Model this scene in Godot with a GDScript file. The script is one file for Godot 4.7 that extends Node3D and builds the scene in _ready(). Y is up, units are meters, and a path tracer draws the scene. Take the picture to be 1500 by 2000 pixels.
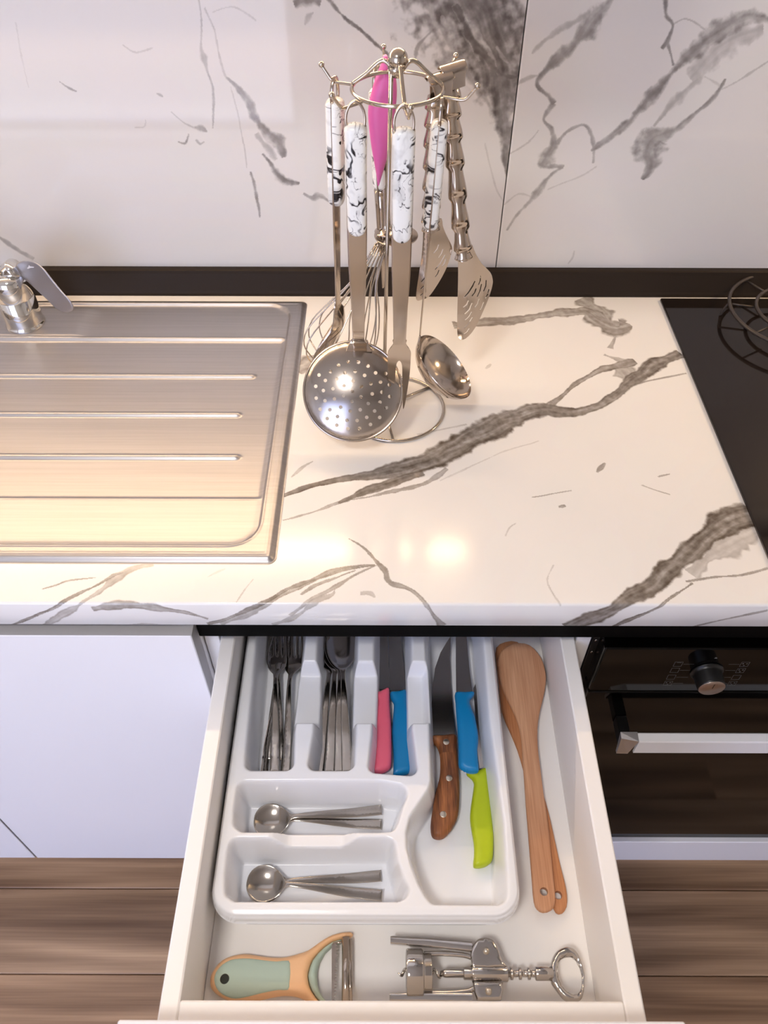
extends Node3D
# A kitchen worktop seen from above: sink, hob, utensil carousel, open cutlery drawer. Units are metres; the back wall is z = 0, +z is towards the room.

var M := {}
var names := {}
var base_of := {}
var fn := FastNoiseLite.new()

# ---------------------------------------------------------------- naming
func numbered(called: String) -> String:
	var n: int = names.get(called, 0)
	names[called] = n + 1
	return called if n == 0 else "%s_%03d" % [called, n]

func thing(called: String, label: String, category: String, at := Vector3.ZERO, group := "", world := true) -> Node3D:
	var o := Node3D.new()
	o.name = numbered(called)
	o.position = at
	o.set_meta("label", label)
	o.set_meta("category", category)
	if group != "":
		o.set_meta("group", group)
	add_child(o, true)
	base_of[o] = at if world else Vector3.ZERO
	return o

func part(called: String, st: SurfaceTool, mat: Material, parent: Node3D, label := "") -> MeshInstance3D:
	var mi := MeshInstance3D.new()
	mi.name = called
	st.generate_normals()
	st.index()
	mi.mesh = st.commit()
	mi.material_override = mat
	mi.position = -base_of.get(parent, Vector3.ZERO)
	if label != "":
		mi.set_meta("label", label)
	parent.add_child(mi, true)
	return mi

func struct(called: String, st: SurfaceTool, mat: Material) -> MeshInstance3D:
	var mi := part(called, st, mat, self)
	mi.set_meta("kind", "structure")
	return mi

func dup(o: Node3D, called: String, label: String, at: Vector3) -> Node3D:
	var c: Node3D = o.duplicate()
	c.name = numbered(called)
	add_child(c, true)
	c.position = at
	c.set_meta("label", label)
	return c

# ---------------------------------------------------------------- meshes
func P(a: Array) -> PackedVector2Array:
	var r := PackedVector2Array()
	for i in range(0, a.size(), 2):
		r.append(Vector2(a[i], a[i + 1]) * 0.001)
	return r

func begin() -> SurfaceTool:
	var st := SurfaceTool.new()
	st.begin(Mesh.PRIMITIVE_TRIANGLES)
	return st

func tri(st: SurfaceTool, a: Vector3, b: Vector3, c: Vector3, ua := Vector2.ZERO, ub := Vector2.ZERO, uc := Vector2.ZERO) -> void:
	# counter-clockwise seen from outside; Godot wants clockwise
	st.set_uv(ua); st.add_vertex(a)
	st.set_uv(uc); st.add_vertex(c)
	st.set_uv(ub); st.add_vertex(b)

func quad(st: SurfaceTool, a: Vector3, b: Vector3, c: Vector3, d: Vector3, ua := Vector2.ZERO, ub := Vector2.ZERO, uc := Vector2.ZERO, ud := Vector2.ZERO) -> void:
	tri(st, a, b, c, ua, ub, uc)
	tri(st, a, c, d, ua, uc, ud)

func grid(st: SurfaceTool, nu: int, nv: int, f: Callable, flip := false) -> void:
	var rows := []
	for i in nu + 1:
		var row := PackedVector3Array()
		for j in nv + 1:
			row.append(f.call(float(i) / nu, float(j) / nv))
		rows.append(row)
	for i in nu:
		var u0 := float(i) / nu
		var u1 := float(i + 1) / nu
		for j in nv:
			var v0 := float(j) / nv
			var v1 := float(j + 1) / nv
			if flip:
				quad(st, rows[i][j], rows[i][j + 1], rows[i + 1][j + 1], rows[i + 1][j], Vector2(u0, v0), Vector2(u0, v1), Vector2(u1, v1), Vector2(u1, v0))
			else:
				quad(st, rows[i][j], rows[i + 1][j], rows[i + 1][j + 1], rows[i][j + 1], Vector2(u0, v0), Vector2(u1, v0), Vector2(u1, v1), Vector2(u0, v1))

func catmull(p: Array, n: int, closed := false) -> PackedVector3Array:
	var r := PackedVector3Array()
	var m := p.size()
	var segs := m if closed else m - 1
	for i in segs:
		var a: Vector3 = p[posmod(i - 1, m)] if closed else p[maxi(i - 1, 0)]
		var b: Vector3 = p[i]
		var c: Vector3 = p[(i + 1) % m]
		var d: Vector3 = p[(i + 2) % m] if closed else p[mini(i + 2, m - 1)]
		for k in n:
			r.append(b.cubic_interpolate(c, a, d, float(k) / n))
	r.append(p[0] if closed else p[m - 1])
	return r

func tube(st: SurfaceTool, pts: PackedVector3Array, rad, n := 10, closed := false) -> void:
	# rad: a number, or a Callable of 0..1 along the path
	var m := pts.size()
	var rings := []
	var nrm := Vector3.ZERO
	for i in m:
		var t: Vector3
		if closed:
			t = (pts[(i + 1) % (m - 1)] - pts[posmod(i - 1, m - 1)]).normalized()
		else:
			t = (pts[mini(i + 1, m - 1)] - pts[maxi(i - 1, 0)]).normalized()
		if i == 0:
			nrm = t.cross(Vector3(0.123, 0.97, 0.2)).normalized()
			if nrm.length() < 0.5:
				nrm = t.cross(Vector3.RIGHT).normalized()
		nrm = (nrm - t * nrm.dot(t)).normalized()
		var b := t.cross(nrm)
		var r: float = rad.call(float(i) / (m - 1)) if rad is Callable else rad
		var ring := PackedVector3Array()
		for k in n:
			var a := TAU * k / n
			ring.append(pts[i] + (nrm * cos(a) + b * sin(a)) * r)
		rings.append(ring)
	if closed:
		rings[m - 1] = rings[0]
	for i in m - 1:
		for k in n:
			var k1 := (k + 1) % n
			var u0 := float(i) / (m - 1)
			var u1 := float(i + 1) / (m - 1)
			quad(st, rings[i][k], rings[i][k1], rings[i + 1][k1], rings[i + 1][k], Vector2(u0, float(k) / n), Vector2(u0, float(k + 1) / n), Vector2(u1, float(k + 1) / n), Vector2(u1, float(k) / n))
	if not closed:
		for k in n:
			var k1 := (k + 1) % n
			tri(st, pts[0], rings[0][k1], rings[0][k])
			tri(st, pts[m - 1], rings[m - 1][k], rings[m - 1][k1])

func sweep(st: SurfaceTool, pts: PackedVector3Array, side, w, h, n := 16, pw := 5.0) -> void:
	# a bar of superelliptic section: half width w along side, half thickness h; each a number or a Callable of 0..1 (side: a vector or a Callable)
	var m := pts.size()
	var rings := []
	for i in m:
		var u := float(i) / (m - 1)
		var t: Vector3 = (pts[mini(i + 1, m - 1)] - pts[maxi(i - 1, 0)]).normalized()
		var s: Vector3 = side.call(u) if side is Callable else side
		s = (s - t * s.dot(t)).normalized()
		var b := t.cross(s)
		var ww: float = w.call(u) if w is Callable else w
		var hh: float = h.call(u) if h is Callable else h
		var ring := PackedVector3Array()
		for k in n:
			var a := TAU * (k + 0.5) / n
			var ca := cos(a)
			var sa := sin(a)
			ring.append(pts[i] + s * ww * signf(ca) * pow(absf(ca), 2.0 / pw) + b * hh * signf(sa) * pow(absf(sa), 2.0 / pw))
		rings.append(ring)
	for i in m - 1:
		for k in n:
			var k1 := (k + 1) % n
			quad(st, rings[i][k], rings[i][k1], rings[i + 1][k1], rings[i + 1][k], Vector2(float(k) / n, float(i) / (m - 1)), Vector2(float(k + 1) / n, float(i) / (m - 1)), Vector2(float(k + 1) / n, float(i + 1) / (m - 1)), Vector2(float(k) / n, float(i + 1) / (m - 1)))
	st.set_smooth_group(1)
	for k in n:
		var k1 := (k + 1) % n
		tri(st, pts[0], rings[0][k1], rings[0][k])
		tri(st, pts[m - 1], rings[m - 1][k], rings[m - 1][k1])
	st.set_smooth_group(0)

func lathe(st: SurfaceTool, prof: Array, n := 32, xf := Transform3D()) -> void:
	# prof: Vector2(radius, height) from the bottom up along the outside
	for i in prof.size() - 1:
		var a: Vector2 = prof[i]
		var b: Vector2 = prof[i + 1]
		for k in n:
			var t0 := TAU * k / n
			var t1 := TAU * ((k + 1) % n) / n
			var p := xf * Vector3(a.x * cos(t0), a.y, a.x * sin(t0))
			var q := xf * Vector3(a.x * cos(t1), a.y, a.x * sin(t1))
			var r := xf * Vector3(b.x * cos(t1), b.y, b.x * sin(t1))
			var s := xf * Vector3(b.x * cos(t0), b.y, b.x * sin(t0))
			var u0 := Vector2(float(k) / n, float(i) / prof.size())
			if a.x < 1e-6:
				tri(st, p, s, r, u0, u0, u0)
			elif b.x < 1e-6:
				tri(st, p, s, q, u0, u0, u0)
			else:
				quad(st, p, s, r, q, u0, u0, u0, u0)

func rod_profile(r: float, y0: float, y1: float, e := 0.0008) -> Array:
	return [Vector2(0, y0), Vector2(r - e, y0), Vector2(r - e * 0.3, y0 + e * 0.3), Vector2(r, y0 + e), Vector2(r, y1 - e), Vector2(r - e * 0.3, y1 - e * 0.3), Vector2(r - e, y1), Vector2(0, y1)]

func ball(st: SurfaceTool, c: Vector3, r: float, n := 16) -> void:
	grid(st, n, n / 2, func(u, v): return c + r * Vector3(cos(TAU * u) * sin(PI * v), cos(PI * v), sin(TAU * u) * sin(PI * v)))

func bx(st: SurfaceTool, a: Vector3, b: Vector3, c := 0.0015, xf := Transform3D()) -> void:
	# a box with chamfered edges; uv in metres
	var o := (a + b) * 0.5
	var h := (b - a).abs() * 0.5
	c = minf(c, minf(h.x, minf(h.y, h.z)) * 0.5)
	var vt := func(s: Vector3, axis: int) -> Vector3:
		var q := h - Vector3(c, c, c)
		q[axis] = h[axis]
		return o + q * s
	st.set_smooth_group(-1)
	var emit := func(pts: Array, out: Vector3) -> void:
		var nn: Vector3 = (pts[1] - pts[0]).cross(pts[2] - pts[0])
		if nn.dot(out) < 0:
			pts.reverse()
		var uv := []
		var ax := out.abs().max_axis_index()
		for p: Vector3 in pts:
			uv.append(Vector2(p.x, p.z) if ax == 1 else (Vector2(p.x, -p.y) if ax == 2 else Vector2(p.z, -p.y)))
		for i in range(1, pts.size() - 1):
			tri(st, xf * pts[0], xf * pts[i], xf * pts[i + 1], uv[0], uv[i], uv[i + 1])
	for axis in 3:
		var a1 := (axis + 1) % 3
		var a2 := (axis + 2) % 3
		for s in [-1.0, 1.0]:
			var f := []
			for k in [[-1.0, -1.0], [1.0, -1.0], [1.0, 1.0], [-1.0, 1.0]]:
				var v := Vector3.ZERO
				v[axis] = s; v[a1] = k[0]; v[a2] = k[1]
				f.append(vt.call(v, axis))
			var out := Vector3.ZERO
			out[axis] = s
			emit.call(f, out)
			for s2 in [-1.0, 1.0]:   # edge between faces axis and a1
				var lo := Vector3.ZERO
				lo[axis] = s; lo[a1] = s2; lo[a2] = -1.0
				var hi := lo
				hi[a2] = 1.0
				var o2 := Vector3.ZERO
				o2[axis] = s * 1.01; o2[a1] = s2
				emit.call([vt.call(lo, axis), vt.call(hi, axis), vt.call(hi, a1), vt.call(lo, a1)], o2)
	for sx in [-1.0, 1.0]:
		for sy in [-1.0, 1.0]:
			for sz in [-1.0, 1.0]:
				var s := Vector3(sx, sy, sz)
				emit.call([vt.call(s, 0), vt.call(s, 1), vt.call(s, 2)], s)
	st.set_smooth_group(0)

func resample(poly: PackedVector2Array, step: float, closed := true) -> PackedVector2Array:
	var r := PackedVector2Array()
	var n := poly.size()
	for i in (n if closed else n - 1):
		var a := poly[i]
		var b := poly[(i + 1) % n]
		var m := maxi(1, int(ceil(a.distance_to(b) / step)))
		for k in m:
			r.append(a.lerp(b, float(k) / m))
	return r

func smooth2(poly: PackedVector2Array, n := 5) -> PackedVector2Array:
	var r := PackedVector2Array()
	var m := poly.size()
	for i in m:
		for k in n:
			r.append(poly[i].cubic_interpolate(poly[(i + 1) % m], poly[posmod(i - 1, m)], poly[(i + 2) % m], float(k) / n))
	return r

func ccw(poly: PackedVector2Array) -> PackedVector2Array:
	if Geometry2D.is_polygon_clockwise(poly):
		poly.reverse()
	return poly

func edge_dist(p: Vector2, poly: PackedVector2Array) -> float:
	var d := 1e9
	var n := poly.size()
	for i in n:
		var a := poly[i]
		var e := poly[(i + 1) % n] - a
		var w := p - a
		var t := clampf(w.dot(e) / maxf(e.length_squared(), 1e-14), 0.0, 1.0)
		d = minf(d, (w - e * t).length_squared())
	return sqrt(d)

func circle2(c: Vector2, r: float, n := 12) -> PackedVector2Array:
	var q := PackedVector2Array()
	for k in n:
		q.append(c + Vector2(cos(TAU * k / n), sin(TAU * k / n)) * r)
	return q

func plate(st: SurfaceTool, outline: PackedVector2Array, holes: Array, top: Callable, bot: Callable, map: Callable, step := 0.004, insets := [0.0006, 0.0018], flip := false) -> void:
	# a solid sheet over an outline: (x, y) of the outline with heights top(p, d) and bot(p, d), d the distance to the edge; map places (x, height, y)
	outline = ccw(outline)
	var rim := resample(outline, step)
	var pts := PackedVector2Array(rim)
	var hole_polys := []
	for hp: PackedVector2Array in holes:
		var q := resample(hp, step)
		hole_polys.append(q)
		pts.append_array(q)
	var deep := 0.0
	for inset: float in insets:
		deep = inset
		for q: PackedVector2Array in Geometry2D.offset_polygon(outline, -inset, Geometry2D.JOIN_ROUND):
			for v in resample(q, step):
				var ok := true
				for hp: PackedVector2Array in hole_polys:
					if Geometry2D.is_point_in_polygon(v, hp) or edge_dist(v, hp) < step * 0.3:
						ok = false
				if ok:
					pts.append(v)
	var lo := outline[0]
	var hi := outline[0]
	for v in outline:
		lo = lo.min(v)
		hi = hi.max(v)
	var y := lo.y
	var odd := false
	while y < hi.y:
		var x := lo.x + (step * 0.5 if odd else 0.0)
		while x < hi.x:
			var v := Vector2(x, y) + Vector2(sin(x * 7919.0 + y * 613.0), cos(x * 3571.0 - y * 977.0)) * step * 0.04
			if Geometry2D.is_point_in_polygon(v, outline) and edge_dist(v, outline) > deep + step * 0.45:
				var ok := true
				for hp: PackedVector2Array in hole_polys:
					if Geometry2D.is_point_in_polygon(v, hp) or edge_dist(v, hp) < step * 0.4:
						ok = false
						break
				if ok:
					pts.append(v)
			x += step
		y += step * 0.866
		odd = not odd
	var idx := Geometry2D.triangulate_delaunay(pts)
	var ht := PackedVector3Array()
	var hb := PackedVector3Array()
	for v in pts:
		var d := edge_dist(v, outline)
		ht.append(map.call(Vector3(v.x, top.call(v, d), v.y)))
		hb.append(map.call(Vector3(v.x, bot.call(v, d), v.y)))
	var edges := {}
	for i in range(0, idx.size(), 3):
		var a := idx[i]
		var b := idx[i + 1]
		var c := idx[i + 2]
		var m := (pts[a] + pts[b] + pts[c]) / 3.0
		var area := (pts[b] - pts[a]).cross(pts[c] - pts[a])
		if absf(area) < 1e-12 or not Geometry2D.is_point_in_polygon(m, outline):
			continue
		var inside := false
		for hp: PackedVector2Array in hole_polys:
			if Geometry2D.is_point_in_polygon(m, hp):
				inside = true
				break
		if inside:
			continue
		if (area > 0) != flip:
			var s := b
			b = c
			c = s
		st.set_smooth_group(0)
		tri(st, ht[a], ht[b], ht[c], pts[a], pts[b], pts[c])
		st.set_smooth_group(1)
		tri(st, hb[a], hb[c], hb[b], pts[a], pts[c], pts[b])
		for e in [[a, b], [b, c], [c, a]]:
			var back := Vector2i(e[1], e[0])
			if edges.has(back):
				edges.erase(back)
			else:
				edges[Vector2i(e[0], e[1])] = true
	st.set_smooth_group(2)
	for e: Vector2i in edges:
		if ht[e.x].distance_to(hb[e.x]) + ht[e.y].distance_to(hb[e.y]) > 1e-5:
			quad(st, ht[e.y], ht[e.x], hb[e.x], hb[e.y], pts[e.y], pts[e.x], pts[e.x], pts[e.y])
	st.set_smooth_group(0)

func pillow(hgt: float, r: float) -> Callable:
	# height that rounds off to zero at the edge over the distance r
	return func(_p, d): return hgt * sqrt(maxf(0.0, 1.0 - pow(1.0 - minf(d / r, 1.0), 2.0)))

func level(hgt: float) -> Callable:
	return func(_p, _d): return hgt

func at_height(y0: float) -> Callable:
	return func(v): return v + Vector3(0, y0, 0)

func ss(a: float, b: float, x: float) -> float:
	var t := clampf((x - a) / (b - a), 0.0, 1.0)
	return t * t * (3.0 - 2.0 * t)

# ---------------------------------------------------------------- materials
func mat(c: Color, rough := 0.5, metal := 0.0, spec := 0.5) -> StandardMaterial3D:
	var m := StandardMaterial3D.new()
	m.albedo_color = c
	m.roughness = rough
	m.metallic = metal
	m.metallic_specular = spec
	return m

func tex(im: Image) -> ImageTexture:
	return ImageTexture.create_from_image(im)

# a slab of marble: x0, y0 its corner in millimetres, k pixels to the millimetre
func marble(x0: float, y0: float, w_mm: float, h_mm: float, k: float) -> Dictionary:
	var w := int(w_mm * k)
	var h := int(h_mm * k)
	var a := PackedFloat32Array()
	a.resize(w * h)
	return {"x0": x0, "y0": y0, "k": k, "w": w, "h": h, "a": a}

func vein(c: Dictionary, v: Array, strength := 0.8, ragged := 0.35, streak := 0.45) -> void:
	var soft: float = c.get("soft", 0.72)
	if c.has("wide") and strength > 0:
		strength = minf(strength * 1.2, 1.0)
	var k: float = c.k
	var w: int = c.w
	var h: int = c.h
	var a: PackedFloat32Array = c.a
	var p := []
	for i in range(0, v.size(), 3):
		p.append(Vector3((v[i] - c.x0) * k, (v[i + 1] - c.y0) * k, v[i + 2] * k * c.get("wide", 1.0)))
	var along := float(v[0]) * 1.7
	var turn := Vector2.ZERO
	var rough: float = c.get("rough", 0.34)
	for i in p.size() - 1:
		var p0: Vector3 = p[maxi(i - 1, 0)]
		var p1: Vector3 = p[i]
		var p2: Vector3 = p[i + 1]
		var p3: Vector3 = p[mini(i + 2, p.size() - 1)]
		var steps := maxi(2, int(Vector2(p1.x, p1.y).distance_to(Vector2(p2.x, p2.y)) * 2.5))
		for s in steps:
			var q := p1.cubic_interpolate(p2, p0, p3, float(s) / steps)
			var q2 := p1.cubic_interpolate(p2, p0, p3, (s + 0.5) / steps)
			var tg := Vector2(q2.x - q.x, q2.y - q.y).normalized()
			turn = tg if turn == Vector2.ZERO else turn.lerp(tg, 0.06).normalized()
			along += 0.4
			var half := maxf(q.z * 0.5 * (1.0 + ragged * fn.get_noise_2d(along * 2.2, 77.0) * 1.6), 0.45)
			var wob := fn.get_noise_2d(along * 1.1, 311.0) * (q.z * ragged * 0.35 + 1.0)
			var nx := -turn.y
			var ny := turn.x
			var m := int(ceil(half * 1.9))
			for j in range(-m, m + 1):
				var off := half * 1.3 * float(j) / m
				var x := int(q.x + nx * (off + wob))
				var y := int(q.y + ny * (off + wob))
				if x < 0 or y < 0 or x >= w or y >= h:
					continue
				var fine := fn.get_noise_2d(x * 6.0, y * 6.0)
				var mid := fn.get_noise_2d(x * 2.6 + 500.0, y * 2.6)
				var r := 1.3 * absf(float(j)) / m + rough * (0.7 * mid + 0.55 * fine)
				var e := 1.0 - ss(soft, 1.08, r)
				var g := fn.get_noise_2d(along * 0.9, off * 7.0 + 40.0)
				var val := strength * e * (1.0 - streak * (0.5 + 0.9 * g + 0.55 * fine) + 0.28 * ss(0.55, 0.85, r))
				var at := y * w + x
				if strength > 0:
					if val > a[at]:
						a[at] = minf(val, 1.0)
				else:
					a[at] = minf(a[at], maxf(0.04, 1.0 + strength * e * (0.8 + 0.5 * fine)))
	c.a = a

func marble_texture(c: Dictionary, ground: Color, dark: Color) -> ImageTexture:
	var w: int = c.w
	var h: int = c.h
	var a: PackedFloat32Array = c.a
	var small := Image.create(w / 6, h / 6, false, Image.FORMAT_RGB8)
	for y in h / 6:
		for x in w / 6:
			var n := 0.5 + 0.5 * fn.get_noise_2d(x * 2.0 + 900.0, y * 2.0)
			var n2 := fn.get_noise_2d(x * 0.7, y * 0.7 + 500.0)
			var f := clampf(0.012 * n + 0.02 * n2, -0.02, 0.05)
			small.set_pixel(x, y, ground.lerp(dark, f + 0.01))
	small.resize(w, h, Image.INTERPOLATE_CUBIC)
	var d := small.get_data()
	var dr := dark.r8
	var dg := dark.g8
	var db := dark.b8
	for i in w * h:
		var t := a[i]
		if t > 0.005:
			var o := i * 3
			d[o] = int(d[o] + (dr - d[o]) * t)
			d[o + 1] = int(d[o + 1] + (dg - d[o + 1]) * t)
			d[o + 2] = int(d[o + 2] + (db - d[o + 2]) * t)
	return tex(Image.create_from_data(w, h, false, Image.FORMAT_RGB8, d))

func wood_texture(w: int, h: int, light: Color, dark: Color, fx: float, fy: float, pores: float, sd: float) -> ImageTexture:
	# grain runs along the height
	var im := Image.create(w, h, false, Image.FORMAT_RGB8)
	for y in h:
		for x in w:
			var warp := fn.get_noise_2d(x * fx * 0.25 + sd, y * fy * 0.6) * 3.0
			var g := fn.get_noise_2d(x * fx + warp * 14.0 + sd, y * fy)
			var f := fn.get_noise_2d(x * 24.0 + sd, y * 0.9 + 200.0)
			var t := clampf(0.45 + 0.75 * g + pores * f, 0.0, 1.0)
			im.set_pixel(x, y, light.lerp(dark, t))
	return tex(im)

func handle_marble_texture() -> ImageTexture:
	var n := 384
	var im := Image.create(n, n, false, Image.FORMAT_RGB8)
	for y in n:
		for x in n:
			var wx := x + fn.get_noise_2d(x * 1.2, y * 1.2 + 60.0) * 60.0
			var wy := y + fn.get_noise_2d(x * 1.2 + 700.0, y * 1.2) * 60.0
			var a := absf(fn.get_noise_2d(wx * 0.62 + wy * 0.25, wy * 0.55 + 30.0))
			var b := absf(fn.get_noise_2d(wx * 1.7 + 400.0, wy * 1.1 - wx * 0.5))
			var gate := ss(-0.30, 0.18, fn.get_noise_2d(x * 0.9 + 50.0, y * 0.9 + 90.0))
			var t := (1.0 - ss(0.02, 0.085, a)) * gate + 0.85 * (1.0 - ss(0.01, 0.07, b)) * ss(-0.10, 0.25, fn.get_noise_2d(x * 1.1 + 800.0, y * 1.1 + 10.0))
			var cloud := 0.12 * ss(0.0, 0.5, fn.get_noise_2d(wx * 0.8, wy * 0.8 + 300.0))
			im.set_pixel(x, y, Color(0.93, 0.93, 0.92).lerp(Color(0.1, 0.09, 0.1), clampf(t + cloud, 0.0, 1.0)))
	return tex(im)

func brushed_texture(w: int, h: int, c: Color, amount: float) -> ImageTexture:
	# grain along the width
	var im := Image.create(w, h, false, Image.FORMAT_RGB8)
	for y in h:
		for x in w:
			var f := fn.get_noise_2d(x * 0.5, y * 9.0) + 0.6 * fn.get_noise_2d(x * 2.0 + 300.0, y * 17.0) + 0.5 * fn.get_noise_2d(x * 0.4 + 90.0, y * 0.5)
			im.set_pixel(x, y, Color(c.r + amount * f, c.g + amount * f, c.b + amount * f))
	return tex(im)

# ---------------------------------------------------------------- the scene
func _ready() -> void:
	fn.seed = 11
	fn.frequency = 0.01
	fn.noise_type = FastNoiseLite.TYPE_SIMPLEX_SMOOTH
	fn.fractal_octaves = 3
	look()
	materials()
	room()
	fixed_units()
	drawer_unit()
	oven()
	sink_and_tap()
	hob()
	carousel()
	tray()
	drawer_things()

func look() -> void:
	# the camera leans 47.9 degrees down over the counter
	var cam := Camera3D.new()
	cam.name = "camera"
	var lens := CameraAttributesPhysical.new()
	lens.frustum_focal_length = 18.36
	lens.frustum_focus_distance = 0.95
	lens.exposure_aperture = 6.5
	lens.frustum_near = 0.02
	lens.frustum_far = 40.0
	cam.attributes = lens
	cam.fov = 66.33
	cam.near = 0.02
	cam.far = 40.0
	var pitch := deg_to_rad(47.93)
	var roll := deg_to_rad(0.17)
	var up0 := Vector3(0, cos(pitch), -sin(pitch))
	var rt := Vector3.RIGHT * cos(roll) + up0 * sin(roll)
	var up := up0 * cos(roll) - Vector3.RIGHT * sin(roll)
	cam.transform = Transform3D(Basis(rt, up, rt.cross(up)), Vector3(0, 1.575, 1.0787))
	add_child(cam)
	cam.current = true
	var env := Environment.new()
	env.background_mode = Environment.BG_SKY
	var sky := Sky.new()
	var sm := ProceduralSkyMaterial.new()
	sm.sky_top_color = Color(0.64, 0.72, 0.95)
	sm.sky_horizon_color = Color(0.85, 0.88, 0.98)
	sm.ground_horizon_color = Color(0.78, 0.81, 0.92)
	sm.ground_bottom_color = Color(0.78, 0.79, 0.86)
	sky.sky_material = sm
	env.sky = sky
	env.background_energy_multiplier = 6.4
	env.tonemap_mode = Environment.TONE_MAPPER_LINEAR
	env.tonemap_exposure = 1.04
	env.sdfgi_enabled = true
	env.ssao_enabled = true
	env.ssil_enabled = true
	var we := WorldEnvironment.new()
	we.name = "world"
	we.environment = env
	add_child(we)
	# the warm strip under the wall cabinet
	area_light("strip_light", Vector3(-0.62, 1.448, 0.08), Vector2(1.56, 0.012), Vector3(0, -0.50, 0.866), Color(1.0, 0.85, 0.67), 0.74)
	# the lamp under the hood
	area_light("hood_light", Vector3(0.95, 1.493, 0.20), Vector2(0.10, 0.05), Vector3.DOWN, Color(1.0, 0.85, 0.66), 0.30)
	# the ceiling lamp behind the photographer
	area_light("ceiling_light", Vector3(-0.42, 2.50, 1.50), Vector2(0.30, 0.30), Vector3.DOWN, Color(1.0, 0.98, 0.96), 1.55)

func area_light(called: String, at: Vector3, size: Vector2, towards: Vector3, c: Color, energy: float) -> void:
	var l := AreaLight3D.new()
	l.name = called
	l.area_size = size
	l.area_normalize_energy = true
	l.light_color = c
	l.light_energy = energy
	l.shadow_enabled = true
	l.area_range = 8.0
	l.area_attenuation = 2.0
	l.transform = Transform3D(Basis.looking_at(towards.normalized(), Vector3.FORWARD), at)
	add_child(l)

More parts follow.
